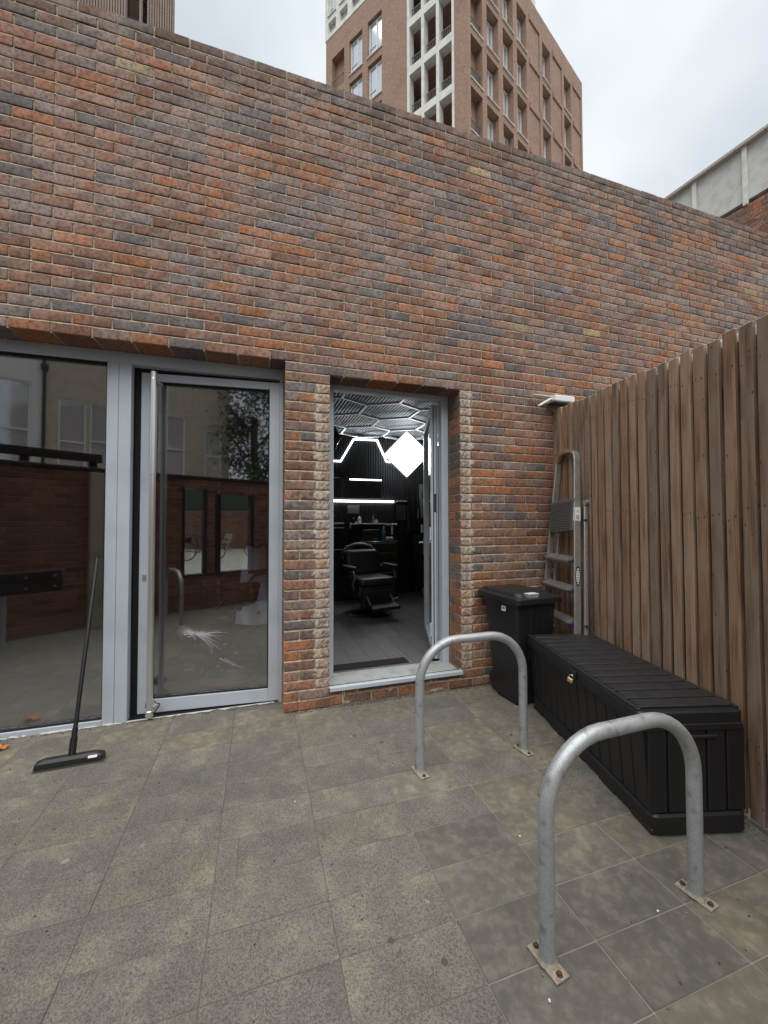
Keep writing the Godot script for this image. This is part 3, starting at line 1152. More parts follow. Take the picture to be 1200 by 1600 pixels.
func open_doorway(s: Node3D) -> void:
	var f := node_part("doorway", s)
	frame_bar("jamb", 0.006, 0.07, 0.132, 2.56, -0.285, -0.2145, f)
	frame_bar("jamb", 1.058, 1.124, 0.132, 2.56, -0.285, -0.2145, f)
	frame_bar("head", 0.0705, 1.0575, 2.515, 2.56, -0.285, -0.2155, f)
	# step: worn metal sheet over the little wall, a lipped edge, a pale grey tread
	var g := Geo.new()
	g.box(Vector3(0.565, 0.136, -0.135), Vector3(1.122, 0.012, 0.30), 0.002)
	var st := obj("step", g, M.grey_aluminium, f)
	st.material_override = mat("worn_step", 0.40, 0.425, 0.41, 0.6)
	detail(M.worn_step, grey(noise(17, 0.012, 5), 512, [[0.0, 0.6], [0.35, 0.88], [0.6, 1.0], [1.0, 1.0]]), 0.9)
	var e := Geo.new()
	e.box(Vector3(0.566, 0.137, 0.0225), Vector3(1.132, 0.032, 0.012), 0.003)
	e.box(Vector3(0.566, 0.1455, -0.004), Vector3(1.132, 0.006, 0.04), 0.002)
	obj("step_edge", e, M.grey_aluminium, f)
	var groove := Geo.new()
	groove.box(Vector3(0.566, 0.1425, -0.036), Vector3(1.12, 0.003, 0.02), 0.0)
	obj("step_groove", groove, M.dark_gasket, f)
	# two drips of mortar under the lip
	var dr := Geo.new()
	dr.tube(PackedVector3Array([Vector3(0.105, 0.12, -0.004), Vector3(0.104, 0.07, -0.008), Vector3(0.106, 0.02, -0.006)]), 0.0035, 6)
	dr.tube(PackedVector3Array([Vector3(0.118, 0.12, -0.004), Vector3(0.117, 0.06, -0.008)]), 0.003, 6)
	obj("drip", dr, M.white_silicone, f)
	# the leaf, swung well into the room
	var d := node_part("open_door", s, Vector3(1.06, 0.0, -0.30), PI / 2 - 0.34)
	d.set_meta("label", "grey glazed door folded open into the barber shop")
	var w := 1.02
	var t := 0.062
	# local x runs from the hinge to the closing edge, z is the side that faces the doorway
	frame_bar("stile", 0.0, 0.078, 0.155, 2.5, -t, 0, d)
	frame_bar("stile", w - 0.078, w, 0.155, 2.5, -t, 0, d)
	frame_bar("rail", 0.0785, w - 0.0785, 2.43, 2.5, -t, -0.0005, d)
	frame_bar("rail", 0.0785, w - 0.0785, 0.155, 0.245, -t, -0.0005, d)
	frame_bar("pane", 0.0785, w - 0.0785, 0.2455, 2.4295, -0.034, -0.028, d, M.glass)
	frame_bar("gasket", -0.0025, -0.0005, 0.16, 2.495, -0.045, -0.036, d, M.dark_gasket)
	frame_bar("gasket", -0.0025, -0.0005, 0.16, 2.495, -0.016, -0.011, d, M.dark_gasket)
	frame_bar("hinge_plate", -0.004, -0.0006, 1.50, 1.67, -0.034, -0.018, d, M.black_ink)
	var h := Geo.new()
	for sd: float in [1.0, -1.0]:
		var z := 0.004 if sd > 0 else -t - 0.004
		h.box(Vector3(w - 0.039, 1.12, z), Vector3(0.032, 0.2, 0.008), 0.003)
		h.rod(Vector3(w - 0.039, 1.17, z), Vector3(w - 0.039, 1.17, z + sd * 0.045), 0.009, 10)
		h.rod(Vector3(w - 0.039, 1.17, z + sd * 0.045), Vector3(w - 0.16, 1.17, z + sd * 0.05), 0.009, 10)
	obj("lever_handle", h, M.brushed_steel, d)
	for y in [0.42, 1.3, 2.24]:
		var k := Geo.new()
		k.rod(Vector3(-0.004, y - 0.06, -t - 0.008), Vector3(-0.004, y + 0.06, -t - 0.008), 0.011, 10)
		obj("hinge", k, M.grey_aluminium, d)

# ------------------------------------------------------------------ rooms behind the glass
func rooms() -> void:
	var y0 := 0.128
	# barber's room
	var fl := Node3D.new()
	fl.name = "barber_floor"
	add_child(fl)
	fl.set_meta("kind", "structure")
	obj("subfloor", one(Vector3(1.6, y0 - 0.09, -2.03), Vector3(3.9, 0.15, 3.5)), M.dark_wall, fl)
	for i in 21:
		var z := -0.30
		var start := rng.randf_range(0.3, 1.2)
		while z > -3.7:
			var l := minf(start if z == -0.30 else 1.25, z + 3.72)
			var g := Geo.new()
			var k := rng.randf_range(0.75, 1.2)
			g.col = Color(0.105, 0.095, 0.088) * k
			g.box(Vector3(-0.15 + i * 0.18, y0 - 0.007, z - l / 2), Vector3(0.1785, 0.014, l - 0.0015), 0.001)
			obj("plank", g, M.floor_plank, fl)
			z -= l
	struct("barber_partition_wall", one(Vector3(-0.245, 1.5, -2.06), Vector3(0.09, 3.1, 3.44)), M.dark_wall)
	struct("barber_right_wall", one(Vector3(3.5, 1.5, -2.06), Vector3(0.1, 3.1, 3.44)), M.dark_wall)
	struct("barber_back_wall", one(Vector3(1.6, 1.5, -3.83), Vector3(3.9, 3.1, 0.1)), M.slat_felt)
	struct("barber_ceiling", one(Vector3(1.6, 3.05, -2.06), Vector3(3.9, 0.1, 3.44)), M.ceiling_felt)
	var sl := Geo.new()
	for k in 80:
		sl.box(Vector3(-0.18 + k * 0.0455, 1.56, -3.766), Vector3(0.027, 2.86, 0.022), 0.002)
	stuff(tag(obj("wall_slats", sl, M.slat_black), "black vertical slats lining the back wall of the barber room", "wall panel"))
	var cs := Geo.new()
	for k in 80:
		cs.box(Vector3(-0.17 + k * 0.0455, 2.985, -2.05), Vector3(0.025, 0.026, 3.4), 0.002)
	stuff(tag(obj("ceiling_slats", cs, M.ceiling_slat), "grey slats running across the ceiling of the barber room", "ceiling panel"))
	# the unlit unit behind the glazed door
	struct("unit_floor", one(Vector3(-2.75, -0.04, -2.9), Vector3(4.85, 0.078, 5.0)), mat("unit_concrete", 0.2, 0.195, 0.185, 0.6))
	struct("unit_left_wall", one(Vector3(-5.2, 1.5, -2.9), Vector3(0.1, 3.2, 5.1)), M.unit_wall)
	struct("unit_back_wall", one(Vector3(-2.75, 1.5, -5.45), Vector3(5.0, 3.2, 0.1)), M.unit_wall)
	struct("unit_right_wall", one(Vector3(-0.345, 1.5, -2.9), Vector3(0.1, 3.2, 5.1)), M.unit_wall)
	struct("unit_ceiling", one(Vector3(-2.75, 2.8, -2.9), Vector3(5.0, 0.1, 5.1)), M.unit_wall)
	struct("flat_roof", one(Vector3(0.6, 3.3, -3.0), Vector3(13.0, 0.3, 5.3)), M.dark_wall)

# ------------------------------------------------------------------ fence along the right of the yard
const F0 := Vector3(2.13, 0, 0)
const FE := Vector3(-0.2425, 0, 0.9701)       # along the fence, out of the corner
const FM := Vector3(-0.9701, 0, -0.2425)      # from the fence into the yard

func fence_at(s: float, y: float, off: float) -> Vector3:
	return F0 + FE * s + FM * off + Vector3(0, y, 0)

func board(w: float, h: float, t: float) -> Geo:
	var g := Geo.new()
	var b := 0.0025
	var u0 := rng.randf()
	var v0 := rng.randf()
	var bow := rng.randf_range(-0.004, 0.004)
	var rows := 7
	# front, with slightly wavy edges and soft arrises
	var xs := [-w / 2, -w / 2 + b, w / 2 - b, w / 2]
	var p := []
	for j in rows:
		var f := float(j) / (rows - 1)
		var e0 := rng.randf_range(-0.0012, 0.0012)
		var e1 := rng.randf_range(-0.0012, 0.0012)
		var z := bow * sin(f * PI)
		var y := f * h
		p.append([Vector3(xs[0] + e0, y, z - b), Vector3(xs[1] + e0, y, z), Vector3(xs[2] + e1, y, z), Vector3(xs[3] + e1, y, z - b)])
	for j in rows - 1:
		for i in 3:
			var a: Vector3 = p[j][i]
			var c: Vector3 = p[j][i + 1]
			var d: Vector3 = p[j + 1][i + 1]
			var e: Vector3 = p[j + 1][i]
			var nn := Vector3([-0.7, 0.0, 0.7][i], 0, 1).normalized()
			for q in [a, d, c, a, e, d]:
				g.put(q, nn, Color.WHITE, Vector2(u0 + q.x / 0.17, v0 + q.y / 1.9))
	for sd: float in [-1.0, 1.0]:
		var i := 0 if sd < 0 else 3
		for j in rows - 1:
			var a: Vector3 = p[j][i]
			var e: Vector3 = p[j + 1][i]
			var a2 := Vector3(a.x, a.y, -t)
			var e2 := Vector3(e.x, e.y, -t)
			var order := [a, e, e2, a, e2, a2] if sd > 0 else [a, e2, e, a, a2, e2]
			for q in order:
				g.put(q, Vector3(sd, 0, 0), Color.WHITE, Vector2(u0 + 0.3 + q.z / 0.17, v0 + q.y / 1.9))
	return g

func yard_fence() -> void:
	var f := thing("timber_fence", "tall brown fence of upright overlapping softwood boards meeting the brick shop", "fence")
	var pitch := 0.0865
	var n := 54
	for layer in 2:
		for k in n:
			var s := 0.03 + pitch * k + (pitch / 2 if layer == 1 else 0.0)
			var h := 2.442 - 0.058 * s + rng.randf_range(-0.01, 0.01) - (0.002 if layer == 1 else 0.0)
			var w := 0.0625 + rng.randf_range(-0.004, 0.004) if layer == 0 else 0.08
			var t := 0.016
			var off := 0.022 if layer == 0 else -0.026
			var g := board(w, h - 0.03, t)
			var turn := Basis(FE, Vector3.UP, FM).rotated(Vector3.UP, rng.randf_range(-0.04, 0.04))
			var o := obj("fence_board", g, M["fence_timber_%d" % (rng.randi() % 5)], f)
			o.transform = Transform3D(turn, fence_at(s, 0.03, off))
			if layer == 1:
				obj("pale_end", one(Vector3(0, h - 0.03 - 0.022, -t / 2), Vector3(w + 0.001, 0.042, t + 0.002), 0.001), M.end_grain, o)  # pale block at the head of each rear board
			var cap := one(Vector3(0, h - 0.03 + 0.001, -t / 2), Vector3(w, 0.002, t), 0.0)
			obj("end_grain", cap, M.end_grain, o)
	var nails := Geo.new()
	for k in n:
		for y: float in [0.5, 1.53, 2.27]:
			for dx: float in [-0.018, 0.019]:
				if rng.randf() < 0.85:
					var p := fence_at(0.03 + pitch * k + dx, y - 0.058 * pitch * k + rng.randf_range(-0.015, 0.015), 0.0218)
					nails.rod(p, p + FM * 0.0015, 0.004, 6)
	stuff(obj("nail_heads", nails, M.nail_rust, f))
	for y: float in [0.45, 1.5, 2.2]:
		var r := one(Vector3.ZERO, Vector3(4.7, 0.08, 0.04), 0.004)
		var o := obj("rail", r, M.dark_timber, f)
		o.transform = Transform3D(Basis(FE, Vector3.UP, FM), fence_at(2.35, y - 0.12, -0.07))
	for k in 3:
		var o := obj("fence_post", one(Vector3(0, 1.15, 0), Vector3(0.1, 2.3, 0.1), 0.005), M.dark_timber, f)
		o.transform = Transform3D(Basis(FE, Vector3.UP, FM), fence_at(0.2 + k * 2.1, 0, -0.15))

# ------------------------------------------------------------------ what stands behind the camera and shows in the glass
const W0 := Vector3(-3.36, 0, 2.30)
const WD := Vector3(0.8211, 0, 0.5708)
const WB := Vector3(-0.5708, 0, 0.8211)       # away from the yard

func wall_xf(s: float, back := 0.0) -> Transform3D:
	return Transform3D(Basis(WD, Vector3.UP, WB), W0 + WD * s + WB * back)

func yard_wall() -> void:
	var w := thing("yard_wall", "dark red garden wall behind the yard with two square openings, mirrored in the glass", "wall")
	var spans := [[-2.6, 1.46, 0.0, 2.1], [1.46, 1.76, 0.0, 0.54], [1.46, 1.76, 1.96, 2.1], [1.76, 1.98, 0.0, 2.1], [1.98, 2.55, 0.0, 0.54], [1.98, 2.55, 1.88, 2.1], [2.55, 5.25, 0.0, 2.1]]
	var core := Geo.new()
	core.xf = wall_xf(0)
	for q in spans:
		core.box(Vector3((q[0] + q[1]) / 2, (q[2] + q[3]) / 2, 0.055), Vector3(q[1] - q[0], q[3] - q[2], 0.09))
	obj("mortar", core, M.mortar, w)
	var g := Geo.new()
	g.xf = wall_xf(0)
	for r in 28:
		var y := 0.037 + r * 0.075
		for k in 36:
			var a := -2.6 + k * 0.225 - (0.1125 if r % 2 else 0.0)
			var b := a + 0.215
			for q in spans:
				if y > q[2] and y < q[3]:
					var x0 := maxf(a, q[0])
					var x1 := minf(b, q[1])
					if x1 - x0 > 0.03:
						g.col = Color(0.33, 0.165, 0.115) * rng.randf_range(0.6, 1.15)
						g.box(Vector3((x0 + x1) / 2, y, 0.055), Vector3(x1 - x0, 0.065, 0.108), 0.003)
	stuff(obj("brickwork", g, M.brick, w))
	var cap := Geo.new()
	cap.xf = wall_xf(0)
	for k in 35:
		cap.box(Vector3(-2.55 + k * 0.2255, 2.13, 0.055), Vector3(0.22, 0.055, 0.15), 0.006)
	stuff(obj("coping", cap, M.dark_timber, w))
	for q in [[1.44, 0.04, 1.96], [1.78, 0.04, 1.96], [1.955, 0.04, 1.9], [2.015, 0.018, 1.88], [2.58, 0.06, 1.9]]:
		var p := Geo.new()
		p.xf = wall_xf(q[0])
		p.box(Vector3(0, (0.54 + q[2]) / 2, 0.055), Vector3(q[1], q[2] - 0.54, 0.13), 0.004)
		obj("opening_frame", p, M.dark_timber, w)
	var sill := Geo.new()
	sill.xf = wall_xf(0)
	sill.box(Vector3(2.0, 0.555, 0.055), Vector3(1.2, 0.035, 0.14), 0.004)
	obj("sill", sill, M.dark_timber, w)
	var pil := Geo.new()
	pil.xf = wall_xf(0.86)
	pil.box(Vector3(0, 1.04, -0.05), Vector3(0.15, 2.08, 0.1), 0.004)
	obj("rendered_pier", pil, M.cream_render, w)

func house_window(h: Node3D, xf: Transform3D, x: float, y0: float, y1: float, w: float) -> void:
	var o := Node3D.new()
	o.name = numbered("sash_window", h)
	h.add_child(o, true)
	var g := Geo.new()
	g.xf = xf
	var yc := (y0 + y1) / 2
	g.box(Vector3(x - w / 2 + 0.035, yc, 0.1), Vector3(0.07, y1 - y0, 0.1), 0.004)
	g.box(Vector3(x + w / 2 - 0.035, yc, 0.1), Vector3(0.07, y1 - y0, 0.1), 0.004)
	g.box(Vector3(x, y1 - 0.035, 0.1), Vector3(w - 0.14, 0.07, 0.1), 0.004)
	g.box(Vector3(x, y0 + 0.03, 0.08), Vector3(w - 0.14, 0.06, 0.12), 0.004)
	g.box(Vector3(x, yc, 0.09), Vector3(w - 0.14, 0.06, 0.1), 0.004)
	obj("sash", g, M.white_plastic, o)
	var p := Geo.new()
	p.xf = xf
	p.box(Vector3(x, yc, 0.135), Vector3(w - 0.1, y1 - y0 - 0.1, 0.012))
	obj("pane", p, M.window_glass, o)

func house_front(h: Node3D, xf: Transform3D, x0: float, x1: float, top: float, holes: Array, m: Material) -> void:
	var g := Geo.new()
	g.xf = xf
	var xs := [x0]
	for q in holes:
		xs.append(q[0] - q[3] / 2)
		xs.append(q[0] + q[3] / 2)
	xs.append(x1)
	for i in xs.size() - 1:
		var a: float = xs[i]
		var b: float = xs[i + 1]
		if i % 2 == 0:
			g.box(Vector3((a + b) / 2, top / 2, 0.1), Vector3(b - a, top, 0.2))
		else:
			var q: Array = holes[(i - 1) / 2]
			g.box(Vector3((a + b) / 2, q[1] / 2, 0.1), Vector3(b - a, q[1], 0.2))
			g.box(Vector3((a + b) / 2, (q[2] + top) / 2, 0.1), Vector3(b - a, top - q[2], 0.2))
	obj("wall", g, m, h)
	var back := Geo.new()
	back.xf = xf
	back.box(Vector3((x0 + x1) / 2, top / 2, 3.1), Vector3(x1 - x0, top, 5.6))
	obj("house_body", back, M.dark_wall, h)
	for q in holes:
		house_window(h, xf, q[0], q[1], q[2], q[3])

func neighbours() -> void:
	# the two houses over the yard wall, seen in the panes
	var h := thing("white_house", "white rendered house over the garden wall, mirrored in the left pane", "house")
	house_front(h, wall_xf(0, 17.0), -6.0, 3.68, 13.5, [[2.75, 3.4, 7.75, 1.1]], M.white_render)
	var h2 := thing("cream_house", "cream house with white sash windows over the garden wall, mirrored in both panes", "house")
	house_front(h2, wall_xf(0, 17.03), 3.72, 9.15, 13.0, [[4.85, 3.3, 7.3, 1.1], [6.1, 3.6, 7.35, 1.1], [8.2, 3.8, 6.8, 0.95]], M.cream_render)
	var pipe := Geo.new()
	pipe.xf = wall_xf(3.74, 16.92)
	pipe.rod(Vector3(0, 0, 0), Vector3(0, 13.0, 0), 0.06, 10)
	pipe.lathe(Vector3(0, 8.3, 0), [Vector2(0.06, 0.0), Vector2(0.15, 0.2), Vector2(0.15, 0.4), Vector2(0.06, 0.42)], 12)
	obj("downpipe", pipe, M.broom_black, h2)
	# dark rail on top of the wall
	var r := thing("wall_rail", "dark timber rail on short posts above the garden wall, mirrored in the left pane", "railing")
	var rg := Geo.new()
	rg.xf = wall_xf(0)
	rg.box(Vector3(-0.2, 2.34, 0.4), Vector3(2.5, 0.12, 0.05), 0.004)
	obj("rail", rg, M.dark_timber, r)
	for k in 4:
		var p := Geo.new()
		p.xf = wall_xf(0)
		p.box(Vector3(-1.3 + k * 0.75, 1.2, 0.44), Vector3(0.1, 2.4, 0.06), 0.004)
		obj("post", p, M.dark_timber, r)
	# the building whose pale parapet shows at the right
	var b := thing("white_topped_building", "brown brick building with a pale panelled parapet beyond the fence", "building")
	var p0 := Vector3(21.7, 0, -8.8)
	var d := Vector3(-0.1, 0, -0.995)
	var away := Vector3(0.995, 0, -0.1)
	var xf := Transform3D(Basis(d, Vector3.UP, away), p0)
	var k2 := 1.0
	var wall := Geo.new()
	wall.xf = xf
	wall.box(Vector3(-1.0, 8.3, 4.1), Vector3(16.0, 16.6, 8.0))
	obj("wall", wall, M.tower_brick, b)
	var par := Geo.new()
	par.xf = xf
	par.box(Vector3(-1.0, 18.1, 4.05), Vector3(16.0, 2.6, 8.0))
	obj("parapet", par, M.pale_render, b)
	var step := Geo.new()
	step.xf = xf
	step.box(Vector3(-2.0 + 0.55 - 4.0, 16.9, 4.02), Vector3(10.1, 0.34, 8.0))
	obj("parapet_base", step, M.pale_render, b)
	for x: float in [-3.9, -1.7, 0.52, 2.67, 4.85]:
		var q := Geo.new()
		q.xf = xf
		q.box(Vector3(x, 18.0, -0.02), Vector3(0.19, 2.9, 0.12), 0.005)
		obj("pilaster", q, M.white_concrete, b)
	for k in 9:
		var q := Geo.new()
		q.xf = xf
		q.box(Vector3(-4.35 + k * 1.15, 19.47, 0.1), Vector3(1.12, 0.16, 0.7), 0.01)
		obj("coping_stone", q, mat("coping_grey", 0.42, 0.38, 0.35, 0.85) if k == 0 else M.coping_grey, b)
	var co := Geo.new()
	co.xf = xf
	for r2 in 60:
		var y := 11.2 + r2 * 0.09
		var x := -8.8 + rng.randf() * 0.3
		while x < 6.9:
			var l := rng.randf_range(0.22, 0.5)
			var t := brick_colour(x, 1.0)
			co.col = t[0]
			co.box(Vector3(x + l / 2, y, 0.06), Vector3(l - 0.012, 0.075, 0.08 + rng.randf() * 0.03), 0.0)
			x += l
	stuff(obj("brickwork", co, M.ribbed_brick, b))
	# the clad block at the upper left
	var c := thing("clad_block", "brown ribbed block with dark slot windows over the parapet at the left", "building")
	var cx := Transform3D(Basis(Vector3(0.974, 0, -0.226), Vector3.UP, Vector3(0.226, 0, 0.974)), Vector3(-4.0, 0, -14.85))
	var slots := [[-1.66, -1.25], [-1.13, -0.98], [-3.7, -3.2]]
	var body := Geo.new()
	body.xf = cx
	var gaps := []
	for q in slots:
		for k in 4:
			gaps.append([q[0], q[1], 20.0 - k * 6.0, 27.0 - k * 6.6])
	pierced(body, -8.0, 0.0, 0.0, 28.0, gaps.slice(0, 1) + gaps.slice(4, 5) + gaps.slice(8, 9), 1.6)
	body.box(Vector3(-4.0, 14.0, -5.0), Vector3(8.0, 28.0, 6.6))
	body.box(Vector3(-0.05, 14.0, -0.9), Vector3(0.1, 28.0, 1.7))
	obj("wall", body, M.clad_timber, c)
	var x := -0.06
	while x > -7.5:
		var open := false
		for q in slots:
			if x > q[0] - 0.03 and x < q[1] + 0.03:
				open = true
		var q2 := Geo.new()
		q2.xf = cx
		if open:
			q2.box(Vector3(x, 9.9, 0.05), Vector3(0.06, 19.8, 0.1), 0.006)
		else:
			q2.box(Vector3(x, 14.05, 0.04 + rng.randf() * 0.02), Vector3(0.06, 28.1, 0.09 + rng.randf() * 0.03), 0.006)
		obj("cladding_rib", q2, M.clad_timber, c)
		x -= 0.088
	# the tree beyond the cream house
	var t := thing("garden_tree", "dark leafy tree beside the cream house, mirrored in the glazed door", "tree")
	var base := W0 + WD * 10.9 + WB * 17.0
	var trunk := Geo.new()
	var path := PackedVector3Array()
	for k in 9:
		path.append(base + Vector3(0.2 * sin(k * 0.7), k * 1.0, 0.16 * cos(k * 0.9)))
	trunk.tube(path, 0.22, 9)
	for k in 14:
		var a := k * 2.4
		var from: Vector3 = path[3 + k % 5]
		trunk.tube(PackedVector3Array([from, from + Vector3(cos(a) * 0.8, 0.8, sin(a) * 0.8), from + Vector3(cos(a) * 1.8, 1.9, sin(a) * 1.8)]), 0.055, 6)
	obj("trunk", trunk, M.bark, t)
	var crown := Geo.new()
	for k in 6500:
		var cl := Vector3(sin(k % 31 * 1.7) * 1.6, 6.9 + 2.9 * sin(k % 31 * 0.9), cos(k % 31 * 2.3) * 1.6)
		var p := base + cl + Vector3(rng.randfn(0, 0.55), rng.randfn(0, 0.5), rng.randfn(0, 0.55))
		var u := Vector3(rng.randfn(), rng.randfn(), rng.randfn()).normalized()
		var v := u.cross(Vector3(rng.randfn(), rng.randfn(), rng.randfn())).normalized()
		var l := rng.randf_range(0.09, 0.19)
		crown.col = Color(0.05, 0.075, 0.03) * rng.randf_range(0.6, 1.4)
		crown.quad(p - u * l, p + v * l * 0.35, p + u * l, p - v * l * 0.35, v.cross(u))
	stuff(obj("crown", crown, M.leaf_green, t))

# ------------------------------------------------------------------ the brick tower
# a wall in the plane of xf with openings [x0, x1, y0, y1]; reveals run «deep» inwards (towards -z)
func pierced(g: Geo, x0: float, x1: float, y0: float, y1: float, holes: Array, deep: float) -> void:
	var xs := [x0, x1]
	var ys := [y0, y1]
	for q in holes:
		for k in 2:
			if not xs.has(q[k]): xs.append(q[k])
			if not ys.has(q[k + 2]): ys.append(q[k + 2])
	xs.sort()
	ys.sort()
	for i in xs.size() - 1:
		for j in ys.size() - 1:
			var cx: float = (xs[i] + xs[i + 1]) / 2
			var cy: float = (ys[j] + ys[j + 1]) / 2
			var gone := false
			for q in holes:
				if cx > q[0] and cx < q[1] and cy > q[2] and cy < q[3]:
					gone = true
			if not gone:
				g.quad(Vector3(xs[i], ys[j], 0), Vector3(xs[i + 1], ys[j], 0), Vector3(xs[i + 1], ys[j + 1], 0), Vector3(xs[i], ys[j + 1], 0), Vector3.BACK)
	for q in holes:
		var a := Vector3(q[0], q[2], 0)
		var b := Vector3(q[1], q[2], 0)
		var c := Vector3(q[1], q[3], 0)
		var d := Vector3(q[0], q[3], 0)
		var z := Vector3(0, 0, -deep)
		g.quad(a, b, b + z, a + z, Vector3.UP)
		g.quad(c, d, d + z, c + z, Vector3.DOWN)
		g.quad(a, d, d + z, a + z, Vector3.RIGHT)
		g.quad(b, c, c + z, b + z, Vector3.LEFT)
		g.quad(a + z, b + z, c + z, d + z, Vector3.BACK)

func tower_window(t: Node3D, xf: Transform3D, x0: float, x1: float, y0: float, y1: float, deep: float, split: float) -> void:
	var o := Node3D.new()
	o.name = numbered("window", t)
	t.add_child(o, true)
	var g := Geo.new()
	g.xf = xf
	var z := -deep + 0.06
	var f := 0.07
	var w := x1 - x0
	var h := y1 - y0
	g.box(Vector3(x0 + f / 2, (y0 + y1) / 2, z), Vector3(f, h, 0.1))
	g.box(Vector3(x1 - f / 2, (y0 + y1) / 2, z), Vector3(f, h, 0.1))
	g.box(Vector3((x0 + x1) / 2, y1 - f / 2 - 0.12, z), Vector3(w - 2 * f, f, 0.1))
	g.box(Vector3((x0 + x1) / 2, y0 + f / 2, z), Vector3(w - 2 * f, f, 0.1))
	g.box(Vector3(x0 + w * split, (y0 + y1) / 2 - 0.06, z), Vector3(f, h - 2 * f - 0.14, 0.12))
	g.box(Vector3(x0 + w * split / 2, y0 + h * 0.3, z), Vector3(w * split - f * 1.5, 0.05, 0.09))
	obj("frame", g, M.white_plastic, o)
	var p := Geo.new()
	p.xf = xf
	p.box(Vector3((x0 + x1) / 2, (y0 + y1) / 2 - 0.06, z - 0.02), Vector3(w - 0.1, h - 0.2, 0.02))
	obj("pane", p, M.window_glass, o)
	var s := Geo.new()
	s.xf = xf
	s.box(Vector3((x0 + x1) / 2, y0 - 0.035, -deep / 2 + 0.04), Vector3(w + 0.1, 0.06, deep + 0.12))
	obj("sill", s, M.white_concrete, o)

func balcony_rail(t: Node3D, xf: Transform3D, x0: float, x1: float, y0: float, z: float) -> void:
	var g := Geo.new()
	g.xf = xf
	g.box(Vector3((x0 + x1) / 2, y0 + 1.05, z), Vector3(x1 - x0, 0.05, 0.05))
	g.box(Vector3((x0 + x1) / 2, y0 + 0.08, z), Vector3(x1 - x0, 0.04, 0.04))
	var n := int((x1 - x0) / 0.13)
	for k in n:
		g.box(Vector3(x0 + (k + 0.5) * (x1 - x0) / n, y0 + 0.55, z), Vector3(0.03, 0.95, 0.03))
	obj("balcony_rail", g, M.rail_dark, t)

